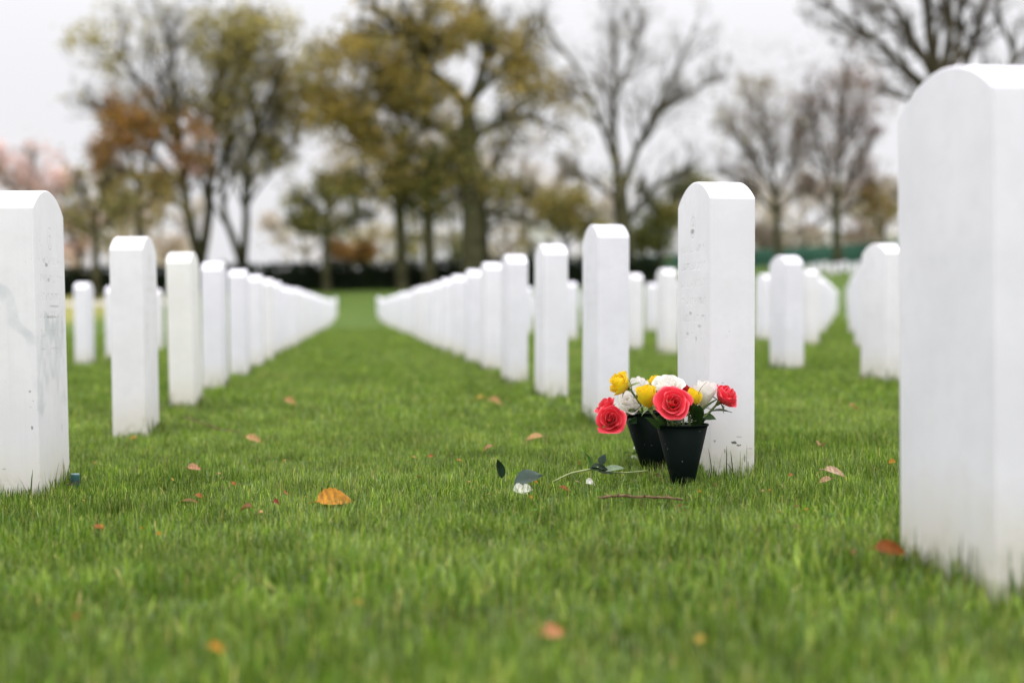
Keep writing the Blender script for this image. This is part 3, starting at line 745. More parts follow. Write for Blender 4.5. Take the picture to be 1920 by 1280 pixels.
def petal(px, py, size, lab, h=.03, col=(.78, .79, .72), d=(1, 0, .1), roll=0):
    p = ground_pt(px, py, h); v, f = leaf_geo(size, size * .8, frng, .3, .9, .08, .25)
    dv = Vector(d).normalized(); y = Vector((0, 0, 1)).cross(dv).normalized(); M = Matrix((dv, y, dv.cross(y))).transposed() @ Matrix.Rotation(roll, 3, 'X')
    o = mesh_obj('petal', [M @ Vector(q) for q in v], f, M_FALL, tint=[col] * len(v)); o.location = p; tag(o, lab, 'petal', 'white petals in the grass')
petal(962, 916, .036, 'crumpled white rose petal on the grass under the broad dark leaf', .022, roll=.7)
petal(978, 914, .026, 'second white petal under the broad dark leaf, on its right side', .022, roll=.9, d=(.9, -.3, .2))
petal(1098, 900, .026, 'white petal under the middle of the cut rose sprig', .020, roll=.6)
petal(1187, 848, .026, 'white petal lying behind the foot of the back vase', .034, roll=.3)
petal(1183, 858, .022, 'white petal on the grass left of the back vase foot', .026, roll=.3, col=(.6, .64, .5))
petal(1080, 906, .010, 'tiny pinkish petal scrap left of the cut rose sprig leaves', .03, col=(.6, .45, .3))
# cut sprig: pale stem with dark leaves
p0 = ground_pt(1036, 900, .022); zs = (p0 - CAMP).dot(_cf)
t = empty('cut_sprig', p0)
pts = [p0, at(1070, 887, zs + .01), at(1100, 881, zs + .02), at(1122, 876, zs + .02)]
T = Tubes(); T.tube(smooth_path([q - p0 for q in pts], 12), [.0021] * 6 + [.0024] * 6, 7); mesh_obj('stem', T.v, T.f, plain_mat('pale_stem', (.20, .25, .09), (.28, .31, .13), 70, .5), t)
pts = [at(1112, 880, zs + .02), at(1160, 886, zs + .03), at(1216, 882, zs + .03)]
T = Tubes(); T.tube(smooth_path([q - p0 for q in pts], 8), [.0018] * 8, 6); mesh_obj('side_stem', T.v, T.f, bpy.data.materials['pale_stem'], t)
tip = at(1112, 879, zs + .02)
DK = (.012, .030, .010)
for d, L, W, col, roll, b0 in (((.9, -.15, .12), .040, .036, DK, .35, (1106, 878)), ((.95, -.05, .28), .054, .022, (.20, .27, .17), .5, (1128, 883)),
                           ((.2, .1, .95), .026, .022, (.03, .055, .04), .3, (1128, 871)), ((-.15, .1, 1), .034, .018, (.10, .20, .05), .9, (1108, 876)),
                           ((.9, -.25, -.12), .048, .016, (.03, .06, .022), -.2, (1108, 876)), ((.95, .1, -.02), .036, .018, (.16, .24, .14), .5, (1122, 884))):
    add_leaf(t, p0, at(*b0, zs + .015), Vector(d), L, W, col, frng, roll, .22, .4, 'leaf', M_SHEEN)
tag(t, 'cut rose sprig with pale stem and dark leaves lying left of the vases', 'sprig')
# green scraps behind the back vase
t = empty('leaf_scrap', ground_pt(1192, 852, .03))
for d, rl in (((.9, -.1, .12), -.4), ((.8, -.2, -.1), .3), ((-.9, -.1, .15), .2)):
    add_leaf(t, t.location.copy(), t.location + Vector((-.01, 0, 0)), Vector(d), .034, .012, (.05, .11, .025), frng, rl, .3, .4, 'leaf', M_SHEEN)
tag(t, 'small green leaf scraps beside the foot of the back vase', 'leaf scrap')
# twigs
M_TWIG = plain_mat('twig_bark', (.085, .048, .026), (.22, .135, .08), 70, .85, .2, bump=.6)
def twig(pp, r, lab, h=.028, mat=None):
    pt = [ground_pt(a, b, h + c) for a, b, c in pp]; n = 22; sp = smooth_path(pt, n)
    T = Tubes(); q = random.Random(len(lab))
    T.tube([s_ - pt[0] + Vector((0, 0, q.uniform(-.0012, .0012))) for s_ in sp], [r * q.uniform(.75, 1.2) * (1 - .35 * k / n) for k in range(n)], 7)
    for k in (5, 11, 16):
        b = sp[k] - pt[0]; T.tube([b, b + Vector((q.uniform(-.006, .006), q.uniform(-.004, .004), .006))], [r * .9, r * .4], 5)
    o = mesh_obj('twig', T.v, T.f, mat or M_TWIG); o.location = pt[0]; tag(o, lab, 'twig')
twig([(1122, 935, 0), (1160, 932, .001), (1205, 933, .0), (1250, 935, 0), (1280, 937, -.001)], .0032, 'reddish brown twig lying in front of the vases', .028)
twig([(122, 907, 0), (140, 903, .001), (150, 901, .002)], .0016, 'short dark twig by the teal cap at the left edge headstone', .022, plain_mat('dark_bark', (.03, .02, .012), (.06, .04, .02), 80, .8))
twig([(345, 786, .01), (385, 797, .004), (415, 806, .002), (450, 812, .004)], .0028, 'thin brown branch in the grass right of the second headstone on the left', .026)
# teal cap
p = ground_pt(141, 899, .0); k = (p - CAMP).dot(_cf) / FPX
t = empty('cap', p); M_TEAL = plain_mat('teal_plastic', (.020, .075, .070), (.030, .10, .09), 60, .4)
r = 8.6 * k
lathe([(r * .93, -.01), (r, .022), (r * 1.0, .036), (r * .97, .0385), (r * .86, .039), (.0005, .039)], 28, M_TEAL, 'body', t)
T_ = lathe([(r * .86, .0392), (r * .86, .0405), (r * .2, .0412), (.0004, .0412)], 28, plain_mat('pale_teal_top', (.24, .38, .38), (.32, .46, .45), 60, .5), 'lid', t)
T = Tubes(); T.tube([Vector((-.004, 0, .0415)), Vector((.005, .002, .0415))], [.001, .001], 5); mesh_obj('slot', T.v, T.f, bpy.data.materials['dark_bark'], t)
tag(t, 'small teal plastic cap with a pale slotted top in the grass beside left edge headstone', 'cap')

# ------------------------------------------------------------------ trees
M_BARK = plain_mat('tree_bark', (.042, .040, .020), (.088, .084, .046), 1.6, .95, .1, bump=.8)
M_BARKD = plain_mat('tree_bark_dark', (.050, .042, .026), (.10, .082, .052), 1.6, .95, .1, bump=.8)
M_CROWN = tint_mat('tree_foliage', .75, .30, .15)
CARD = 1.55; LEAFGAIN = 1.7
fine_w = .013
class Crown:
    def __init__(s): s.T = Tubes(); s.q = []; s.qc = []
def rotated(d, ang, az):
    o_ = d.orthogonal().normalized(); ax = Matrix.Rotation(az, 3, d) @ o_
    return (Matrix.Rotation(ang, 3, ax) @ d).normalized()
def grow(C, p, d, L, r, level, mx, rng, bark, tips, bound, up=.10):
    n = 4; pts = [p.copy()]; q = p.copy(); dd = d.copy()
    for i in range(n):
        dd = (dd + Vector((rng.gauss(0, .16), rng.gauss(0, .16), rng.gauss(0, .12) + up))).normalized()
        q = q + dd * (L / n); pts.append(q.copy())
    k = rng.uniform(.75, 1.25)
    C.T.tube(pts, [r * (1 - .6 * i / n) for i in range(n + 1)], 4 if level < 2 else 3, tuple(b * k for b in bark), cap=False)
    if level >= mx:
        tips.append((pts, dd))
        for _ in range(2):                                   # the finest twigs
            e = pts[rng.randrange(1, 5)]; u = rotated(dd, rng.uniform(.2, .9), rng.uniform(0, 6.28)); v_ = u.orthogonal().normalized() * fine_w; s_ = L * rng.uniform(.35, .7)
            C.q += [e, e + u * s_ * .3 - v_, e + u * s_, e + u * s_ * .3 + v_]; C.qc += [tuple(b * k * 1.25 for b in bark)] * 4
        return
    for c in range(rng.choice((3, 4, 4, 5)) if level else 5):
        t = rng.uniform(.3, 1.); i = min(int(t * n), n - 1); b = pts[i].lerp(pts[i + 1], t * n - i)
        nd = rotated(dd, rng.uniform(.35, .95), rng.uniform(0, 6.28))
        l2 = L * rng.uniform(.45, .72)
        if bound and not bound(b + nd * l2): 
            if rng.random() < .8: continue
        grow(C, b, nd, l2, max(r * (1 - .6 * t) * .62, .010), level + 1, mx, rng, bark, tips, bound, up)
def add_cards(C, centers, n_each, spread_, size, cols, rng, flat=.0):
    for c in centers:
        col = rng.choice(cols); kk = rng.uniform(.75, 1.25) * LEAFGAIN
        for _ in range(n_each):
            o_ = Vector((rng.gauss(0, spread_), rng.gauss(0, spread_), rng.gauss(0, spread_ * .8)))
            s_ = size * CARD * rng.uniform(.6, 1.3); u = Vector((rng.gauss(0, 1), rng.gauss(0, 1), rng.gauss(0, .8))).normalized(); v_ = u.orthogonal().normalized()
            v_ = Matrix.Rotation(rng.uniform(0, 6.28), 3, u) @ v_
            e = c + o_; k = kk * rng.uniform(.8, 1.2)
            C.q += [e - u * s_, e - v_ * s_ * .5 + u * s_ * .1, e + u * s_, e + v_ * s_ * .5 + u * s_ * .1]; C.qc += [tuple(x * k for x in col)] * 4
def tree(label, y, trunks, limbs, crown, seed, cat='tree', name='tree', bark=(.085, .075, .045), barkm=None, twig_levels=3, subs=11, leaf=None, clumps=None, fine=.016, up=.10, spready=.28, group='trees beyond the hedge', sub_len=.36):
    """trunks / limbs: ([(px, py), ...], radius px at start, radius px at end); crown: (cx, cy, rx, ry) px; all measured at distance y"""
    rng = random.Random(seed); k = y / FPX
    foot = P(trunks[0][0][0][0], 560, y); foot.z = ground_z(foot.x, y) + SOIL
    t = empty(name, foot); T = Tubes(); C = Crown(); tips = []
    cx, cy, rx, ry = crown; cc = P(cx, cy, y); RX, RZ = rx * k, ry * k
    def bound(q): 
        a = (q - cc); return (a.x / RX) ** 2 + (a.y / (RX * 1.05)) ** 2 + (a.z / RZ) ** 2 < 1.05
    for pp, r0, r1 in trunks:
        pts = [P(a, b, y) for a, b in pp]
        b0 = pts[0].copy(); b0.z = ground_z(b0.x, y) + SOIL - .25; pts[0].z = max(pts[0].z, b0.z + .3); pts = [b0] + pts
        n = 14; sp = smooth_path(pts, n)
        T.tube([q - foot + Vector((rng.gauss(0, .02), rng.gauss(0, .02), 0)) for q in sp], [(r0 + (r1 - r0) * (i / (n - 1))) * k * (1 + .45 * math.exp(-i * 1.1)) for i in range(n)], 10)
    allb = []
    for pp, r0, r1 in limbs:
        L_px = sum(math.hypot(b[0] - a[0], b[1] - a[1]) for a, b in zip(pp, pp[1:]))
        dy = rng.uniform(-1, 1) * spready * L_px * k
        pts = [P(a, b, y) + Vector((0, dy * (i / (len(pp) - 1)) ** 1.2, 0)) for i, (a, b) in enumerate(pp)]
        n = 12; sp = smooth_path(pts, n); rad = [(r0 + (r1 - r0) * i / (n - 1)) * k for i in range(n)]
        T.tube([q - foot for q in sp], rad, 7); allb.append((sp, rad, L_px * k))
    for sp, rad, L in allb:
        for s_ in range(int(subs * 1.6)):
            u = rng.uniform(.18, 1.) ; i = min(int(u * 11), 10); b = sp[i].lerp(sp[i + 1], u * 11 - i); d = (sp[i + 1] - sp[i]).normalized()
            nd = rotated(d, rng.uniform(.35, 1.0), rng.uniform(0, 6.28)) if u < .97 else d
            grow(C, b, nd, L * sub_len * rng.uniform(.6, 1.15) * (1.15 - .5 * u), max(rad[i] * .55, fine * 1.5), 1, twig_levels, rng, bark, tips, bound, up)
    if leaf:
        n_tip, n_each, spread_, size, cols = leaf
        pick = [tp for tp in tips if rng.random() < n_tip * (1.6 if vnoise(tp[0][2].x + tp[0][2].y * .5 + 3 * seed, tp[0][2].z - tp[0][2].y * .3, 1.05) > .5 else .35)]
        add_cards(C, [tp[0][rng.randrange(1, 5)] for tp in pick], n_each, spread_, size, cols, rng)
    for (ex, ey, erx, ery, num, n_each, spread_, size, cols) in (clumps or ()):
        e0 = P(ex, ey, y); cs = []
        while len(cs) < num * 1.6:
            a, b, c = (rng.uniform(-1, 1) for _ in range(3))
            if a * a + b * b + c * c > 1: continue
            q = e0 + Vector((a * erx * k, b * erx * k * .8, c * ery * k))
            if vnoise(q.x + q.y * .5 + 3 * seed, q.z - q.y * .3, 1.05) > .50 or rng.random() < .10: cs.append(q)
        add_cards(C, cs, n_each + 2, spread_ * .72, size, cols, rng)
    mesh_obj('trunk', T.v, T.f, barkm or M_BARK, t)
    b = len(C.T.v); nq = len(C.q) // 4
    v = [(a[0] - foot.x, a[1] - foot.y, a[2] - foot.z) for a in C.T.v] + [tuple(q - foot) for q in C.q]
    f = C.T.f + [(b + 4 * i, b + 4 * i + 1, b + 4 * i + 2, b + 4 * i + 3) for i in range(nq)]
    mesh_obj('crown', v, f, M_CROWN, t, smooth=False, tint=C.T.c + C.qc)
    tag(t, label, cat, group); return t
OLV = [(.23, .195, .060), (.19, .165, .052), (.28, .235, .075), (.15, .14, .052)]
BRN = [(.23, .175, .050), (.19, .150, .046), (.27, .200, .052), (.15, .132, .048)]
RST = [(.20, .098, .028), (.17, .09, .026), (.23, .125, .032), (.15, .105, .03)]
PNK = [(.46, .33, .31), (.40, .29, .27), (.50, .39, .36)]
DGR = [(.075, .085, .022), (.10, .105, .028), (.06, .072, .02), (.13, .125, .035)]
GRY = [(.16, .13, .10), (.20, .165, .13), (.13, .11, .08)]
tree('tall olive-tan tree on the left with a forked trunk just right of the rust tree', 83, [([(376, 540), (376, 488)], 15, 13)],
     [([(376, 492), (353, 406), (341, 309), (325, 244), (285, 191), (252, 142), (211, 98)], 10, 3), ([(376, 492), (391, 406), (394, 325), (400, 252), (406, 163), (419, 110), (427, 40)], 10, 3),
      ([(341, 309), (300, 260), (240, 225), (170, 200)], 5, 2), ([(400, 252), (440, 170), (470, 100), (490, 40)], 5, 2), ([(341, 309), (330, 200), (320, 110), (310, 40)], 5, 2), ([(353, 400), (290, 350), (220, 320)], 4, 2)],
     (330, 190, 240, 210), 1, leaf=(.42, 3, .35, .10, OLV), clumps=((420, 60, 150, 70, 150, 9, .45, .10, OLV), (220, 80, 100, 70, 55, 8, .4, .09, OLV), (430, 200, 110, 80, 90, 9, .45, .10, OLV)))
tree('slimmer olive tree with a V-shaped trunk, right of the forked left tree', 84, [([(455, 540), (455, 498)], 13, 11)],
     [([(455, 500), (435, 439), (423, 406), (419, 345), (430, 270), (440, 180)], 8, 2.5), ([(455, 500), (463, 406), (462, 345), (480, 264), (508, 195), (541, 142)], 8, 2.5), ([(462, 350), (510, 300), (560, 270)], 4, 2), ([(480, 264), (470, 160), (465, 80)], 4, 2)],
     (500, 230, 120, 200), 2, leaf=(.4, 3, .35, .10, OLV), clumps=((530, 170, 90, 70, 110, 9, .45, .10, OLV + BRN), (480, 300, 90, 90, 45, 8, .4, .09, OLV), (580, 215, 70, 60, 60, 9, .5, .1, BRN), (520, 280, 90, 70, 30, 8, .5, .09, OLV + BRN)))
tree('rust orange tree low in front of the tall left tree', 80, [([(268, 540), (262, 430), (258, 340)], 9, 5)],
     [([(258, 350), (240, 280), (210, 220), (190, 190)], 4, 2), ([(258, 340), (285, 280), (300, 220), (280, 170)], 4, 2), ([(260, 400), (310, 350), (360, 310)], 4, 2), ([(260, 390), (210, 340), (185, 290)], 3, 1.5)],
     (275, 290, 115, 130), 3, leaf=(.4, 3, .3, .10, RST), clumps=((250, 245, 75, 50, 85, 9, .4, .10, RST), (350, 265, 50, 60, 45, 8, .4, .10, RST + PNK[:1]), (270, 370, 90, 60, 70, 9, .42, .10, BRN), (200, 310, 40, 60, 30, 8, .4, .1, RST)))
tree('small green-brown tree at far left whose trunk stands in front of the dark hedge', 77, [([(181, 548), (178, 450), (180, 400)], 9, 5)],
     [([(180, 410), (160, 370), (140, 330)], 4, 1.5), ([(180, 400), (195, 360), (210, 320)], 4, 1.5), ([(179, 440), (215, 400), (240, 380)], 3, 1.5), ([(179, 440), (150, 420), (125, 410)], 3, 1.5)],
     (185, 400, 85, 90), 4, leaf=(.35, 3, .3, .09, OLV + GRY), clumps=((190, 400, 70, 70, 50, 8, .4, .09, DGR + OLV),))
tree('pink blossoming tree at the left edge behind the large headstone', 92, [([(40, 540), (45, 430), (50, 400)], 9, 6)],
     [([(50, 400), (20, 350), (-10, 310)], 4, 1.5), ([(50, 400), (60, 340), (70, 290)], 4, 1.5), ([(50, 410), (95, 370), (130, 340)], 4, 1.5)],
     (45, 360, 105, 85), 5, leaf=(.55, 4, .35, .10, PNK), clumps=((85, 335, 65, 60, 44, 8, .45, .10, PNK), (-10, 325, 55, 70, 34, 8, .45, .10, PNK)), group='blossoming trees at far left')
tree('low pink blossom tree right of the large left edge headstone', 95, [([(150, 545), (150, 470)], 6, 4)],
     [([(150, 480), (130, 440), (120, 410)], 3, 1), ([(150, 480), (165, 440), (175, 400)], 3, 1)], (150, 430, 45, 60), 6, leaf=(.5, 3, .3, .10, PNK), clumps=((140, 430, 35, 45, 25, 8, .4, .10, PNK),), group='blossoming trees at far left')
tree('small low olive-green tree beside the left end of the aisle', 79, [([(612, 545), (612, 430), (614, 400)], 9, 6)],
     [([(613, 420), (580, 390), (555, 375)], 4, 2), ([(614, 400), (640, 370), (665, 355)], 4, 2), ([(613, 410), (612, 370), (605, 340)], 4, 2), ([(613, 440), (650, 420), (690, 410)], 3, 2), ([(613, 440), (580, 430), (545, 420)], 3, 2)],
     (618, 405, 95, 78), 7, subs=16, leaf=(.35, 3, .35, .09, DGR + OLV), clumps=((615, 395, 80, 50, 55, 8, .45, .09, DGR), (575, 425, 50, 30, 20, 8, .45, .09, DGR + OLV)))
tree('big central tree with thick trunk and heavy forked limbs reaching up left', 79, [([(888, 545), (884, 400), (877, 300), (876, 195)], 24, 15)],
     [([(876, 205), (850, 170), (800, 130), (750, 70), (700, 15)], 12, 5), ([(878, 200), (900, 150), (910, 100), (905, 30), (900, -30)], 11, 5), ([(882, 190), (940, 130), (990, 80), (1020, 30)], 7, 3),
      ([(877, 280), (830, 240), (780, 215), (700, 190), (620, 180)], 8, 3), ([(880, 270), (930, 230), (990, 215), (1050, 240)], 7, 2), ([(750, 70), (720, 70), (670, 60)], 5, 2), ([(800, 130), (790, 70), (800, 10)], 5, 2), ([(884, 400), (940, 400), (1000, 420)], 6, 2)],
     (820, 160, 240, 220), 8, leaf=(.35, 3, .4, .10, BRN), clumps=((700, 110, 110, 90, 200, 10, .5, .11, BRN), (820, 60, 100, 60, 140, 10, .5, .11, BRN), (960, 110, 60, 80, 75, 9, .5, .11, BRN), (650, 190, 75, 60, 110, 10, .5, .11, BRN), (800, 200, 90, 60, 80, 9, .5, .1, BRN), (980, 190, 60, 50, 40, 8, .5, .1, BRN), (1040, 220, 70, 80, 40, 7, .5, .09, BRN + GRY), (860, 300, 130, 100, 80, 7, .5, .09, BRN + DGR + OLV), (700, 330, 90, 60, 40, 7, .5, .09, BRN + OLV), (600, 120, 50, 60, 22, 8, .5, .1, OLV)), bark=(.085, .08, .045))
tree('brown-leaved tree with a straight trunk left of the big central tree', 80, [([(754, 545), (750, 400), (745, 330), (760, 230)], 14, 8)],
     [([(747, 340), (710, 290), (680, 240), (660, 200)], 6, 2), ([(750, 300), (790, 240), (810, 190)], 5, 2), ([(750, 400), (700, 360), (650, 340)], 5, 2), ([(750, 380), (800, 330), (840, 310)], 5, 2), ([(755, 250), (740, 180), (735, 120)], 5, 2)],
     (745, 290, 125, 150), 9, leaf=(.4, 3, .4, .10, BRN + DGR), clumps=((700, 290, 80, 80, 105, 9, .5, .10, BRN), (780, 330, 70, 60, 75, 9, .45, .10, DGR + BRN)))
tree('dark-trunked tree close to the left of the central trunk', 79.5, [([(807, 545), (803, 420), (800, 345), (815, 270)], 14, 8)],
     [([(803, 350), (770, 310), (750, 270)], 5, 2), ([(802, 340), (840, 300), (870, 250)], 5, 2), ([(803, 410), (850, 370), (900, 360)], 5, 2), ([(803, 400), (760, 370), (720, 370)], 5, 2)],
     (820, 310, 110, 120), 10, leaf=(.4, 3, .4, .10, BRN + DGR), clumps=((850, 330, 70, 50, 75, 9, .45, .10, DGR + BRN), (810, 390, 70, 35, 40, 8, .4, .1, DGR)), bark=(.08, .075, .042))
tree('second trunk tree touching the right side of the big central trunk', 82, [([(912, 545), (905, 400), (905, 330)], 12, 7)],
     [([(905, 340), (940, 290), (970, 250)], 5, 2), ([(905, 330), (890, 270), (880, 220)], 5, 2), ([(905, 400), (950, 370), (1000, 360)], 4, 2), ([(906, 430), (960, 410), (1010, 425)], 4, 2)],
     (930, 320, 100, 110), 11, leaf=(.25, 3, .4, .10, BRN), clumps=((930, 360, 60, 50, 40, 8, .45, .1, DGR + BRN),))
tree('nearly bare tree with a V of upright grey limbs, right of the central tree', 82, [([(1178, 545), (1168, 420), (1160, 330)], 22, 13)],
     [([(1160, 335), (1155, 250), (1158, 170), (1162, 100), (1160, 20)], 7, 1.5), ([(1160, 330), (1140, 260), (1115, 190), (1090, 120), (1050, 60), (1010, 0)], 6, 1.5), ([(1166, 360), (1190, 285), (1215, 230), (1245, 160), (1290, 60)], 8, 1.5), ([(1172, 420), (1230, 350), (1300, 310)], 7, 3),
      ([(1215, 230), (1270, 190), (1340, 150)], 4, 1.5), ([(1115, 190), (1060, 170), (1010, 160)], 4, 1.5), ([(1158, 170), (1190, 90), (1210, 10)], 4, 1.5), ([(1164, 380), (1110, 340), (1060, 320)], 5, 2)],
     (1165, 170, 220, 230), 12, twig_levels=3, subs=10, leaf=(.10, 2, .3, .07, GRY + OLV), clumps=((1050, 190, 80, 80, 28, 7, .5, .08, OLV + GRY), (1120, 330, 70, 50, 30, 7, .5, .08, OLV + GRY), (1180, 120, 170, 120, 60, 6, .7, .055, GRY), (1330, 200, 80, 90, 34, 6, .7, .055, GRY)), bark=(.13, .115, .09))
tree('yellow-brown shrub tree behind the gap between the third and fourth right headstones', 90, [([(1062, 540), (1060, 450)], 6, 4)],
     [([(1060, 460), (1040, 420), (1020, 380)], 3, 1), ([(1060, 455), (1075, 410), (1085, 370)], 3, 1), ([(1060, 460), (1100, 430), (1120, 400)], 3, 1)],
     (1060, 400, 75, 70), 13, leaf=(.45, 3, .3, .09, OLV), clumps=((1060, 395, 60, 45, 85, 9, .4, .10, OLV + BRN),))
tree('dark evergreen tree just left of the flower headstone', 86, [([(1235, 540), (1238, 440), (1240, 400)], 8, 6)],
     [([(1240, 410), (1270, 370), (1300, 340)], 4, 2), ([(1240, 410), (1215, 380), (1200, 360)], 4, 2), ([(1238, 440), (1290, 410), (1330, 400)], 4, 2)],
     (1255, 410, 80, 85), 14, leaf=(.5, 3, .3, .10, DGR), clumps=((1235, 440, 55, 55, 95, 9, .45, .10, DGR), (1290, 350, 40, 38, 40, 9, .45, .1, DGR), (1255, 395, 50, 40, 50, 9, .45, .1, DGR + OLV)))
tree('slim bare tree right of the flower headstone, paler trunk', 92, [([(1462, 535), (1457, 430), (1455, 370)], 9, 6.5)],
     [([(1455, 375), (1430, 320), (1400, 270), (1370, 230)], 4, 1.5), ([(1455, 370), (1450, 300), (1445, 230), (1435, 160)], 4, 1.5), ([(1455, 375), (1485, 310), (1510, 250)], 4, 1.5), ([(1456, 400), (1400, 350), (1345, 320)], 4, 1.5), ([(1456, 400), (1500, 360), (1540, 340)], 3, 1.5)],
     (1440, 235, 130, 140), 15, subs=17, leaf=(.22, 2, .3, .08, GRY + OLV), clumps=((1420, 200, 85, 65, 75, 7, .5, .075, GRY + OLV[1:2]), (1470, 320, 75, 55, 38, 7, .5, .075, GRY), (1410, 120, 120, 60, 34, 6, .7, .055, GRY)), bark=(.14, .11, .082))
tree('bare reddish-budded tree with a dark trunk left of the nearest headstone', 90, [([(1572, 535), (1569, 440), (1567, 375)], 11, 7)],
     [([(1567, 380), (1545, 310), (1525, 240), (1510, 180)], 4.5, 1.5), ([(1567, 375), (1575, 300), (1580, 220), (1585, 130)], 5, 1.5), ([(1567, 380), (1605, 320), (1640, 260)], 4, 1.5), ([(1568, 410), (1620, 370), (1670, 340)], 4, 1.5), ([(1568, 410), (1530, 370), (1495, 350)], 3.5, 1.5)],
     (1585, 225, 120, 160), 16, subs=17, leaf=(.26, 3, .3, .08, [(.17, .09, .065), (.20, .13, .09), (.13, .08, .05)]), clumps=((1600, 190, 80, 75, 95, 7, .5, .075, [(.17, .10, .075), (.16, .11, .08), (.13, .10, .06)]), (1560, 290, 80, 60, 40, 7, .5, .075, GRY), (1640, 380, 40, 40, 40, 8, .4, .085, BRN + RST + GRY), (1590, 110, 110, 60, 40, 6, .7, .055, GRY)), bark=(.12, .088, .066))
tree('big bare near tree at upper right, its limbs fanning out above the nearest headstone', 46, [([(1800, 600), (1790, 450), (1775, 280), (1762, 150)], 30, 24)],
     [([(1762, 165), (1735, 110), (1700, 50), (1670, -10)], 11.0, 4.0), ([(1762, 155), (1745, 90), (1735, 20), (1735, -50)], 12.8, 5.6), ([(1764, 150), (1775, 80), (1770, 10), (1765, -60)], 10.2, 4.8), ([(1766, 160), (1800, 100), (1810, 30), (1830, -50)], 10.2, 4.0),
      ([(1760, 180), (1700, 130), (1650, 80), (1590, 40), (1545, 5)], 7.6, 2.4), ([(1770, 190), (1810, 130), (1840, 60), (1865, 0), (1880, -50)], 9.3, 4.0), ([(1776, 230), (1840, 170), (1890, 120), (1870, 60), (1850, 20)], 6.8, 2.4), ([(1776, 240), (1850, 190), (1905, 120), (1960, 60)], 7.6, 3.2),
      ([(1768, 230), (1720, 195), (1690, 180), (1650, 165)], 6.0, 2.4), ([(1700, 50), (1650, 30), (1610, -20)], 4.2, 1.6), ([(1650, 80), (1580, 60), (1520, 45)], 3.4, 1.0), ([(1590, 40), (1530, 0), (1480, -30)], 3.0, 1.0), ([(1735, 110), (1680, 60), (1620, 70), (1570, 100)], 4.2, 1.0), ([(1760, 200), (1690, 130), (1640, 110)], 5.1, 1.6), ([(1865, 0), (1910, -20), (1960, -60)], 5.1, 2.4)],
     (1740, 20, 300, 200), 17, twig_levels=3, subs=5, leaf=(.05, 2, .2, .05, GRY), bark=(.085, .068, .046), barkm=M_BARKD, fine=.009, group='near trees', spready=.22)
tree('brown shrub tree between the dark-trunked bare tree and the nearest headstone', 96, [([(1655, 520), (1655, 430)], 6, 4)],
     [([(1655, 440), (1640, 400), (1630, 360)], 3, 1), ([(1655, 440), (1670, 390), (1680, 350)], 3, 1)], (1655, 385, 50, 70), 18, leaf=(.3, 3, .3, .08, GRY + OLV), clumps=((1655, 380, 45, 55, 45, 9, .4, .09, GRY + OLV + RST[:1]),))
tree('low rust-red shrub showing above the hedge left of the central trunks', 90, [([(655, 545), (655, 490)], 5, 3)],
     [([(655, 500), (640, 475), (630, 460)], 2, 1), ([(655, 500), (675, 475), (690, 460)], 2, 1)], (655, 478, 55, 32), 19, cat='shrub', name='shrub', leaf=(.5, 3, .3, .1, RST), clumps=((655, 478, 48, 22, 45, 9, .35, .10, RST + [(.22, .15, .08)]),))
# far trees filling the gaps, distance haze put into their pale colours
fr = random.Random(77)
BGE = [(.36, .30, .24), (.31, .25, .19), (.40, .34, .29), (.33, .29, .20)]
for i, (px, cy, ry, lb) in enumerate(((690, 330, 150, 'hazy far tree behind the brown-leaved central trees'), (985, 350, 130, 'hazy far tree right of the central trunks'), (1095, 400, 100, 'hazy far tree left of the V-limbed bare tree'), (1330, 400, 95, 'hazy grey far tree behind the flower headstone'),
                              (1400, 395, 95, 'hazy grey far tree right of the flower headstone'), (1510, 380, 105, 'hazy grey far tree between the two bare trees'), (1635, 380, 105, 'hazy far tree left of the nearest headstone'), (225, 410, 90, 'hazy far tree under the rust tree'), (305, 420, 80, 'hazy tan far tree left of the forked trunk'),
                              (845, 320, 160, 'hazy far tree between the central trunks'), (770, 300, 170, 'tallest hazy far tree, behind the straight trunk left of the big central tree'), (570, 440, 60, 'low hazy far tree left of the small olive-green tree'))):
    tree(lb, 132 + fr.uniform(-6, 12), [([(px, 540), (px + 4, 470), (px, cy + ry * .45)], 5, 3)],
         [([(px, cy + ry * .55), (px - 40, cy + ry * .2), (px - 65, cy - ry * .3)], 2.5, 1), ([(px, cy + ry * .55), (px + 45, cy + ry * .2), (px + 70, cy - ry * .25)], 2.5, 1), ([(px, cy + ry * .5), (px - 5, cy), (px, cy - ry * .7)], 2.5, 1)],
         (px, cy, 100, ry), 100 + i, subs=9, leaf=(.35, 3, .5, .12, BGE), clumps=((px, cy + ry * .15, 90, ry * .8, int(45 * ry / 95), 8, .7, .13, BGE),), bark=(.26, .21, .17), group='hazy far trees', fine=.03)
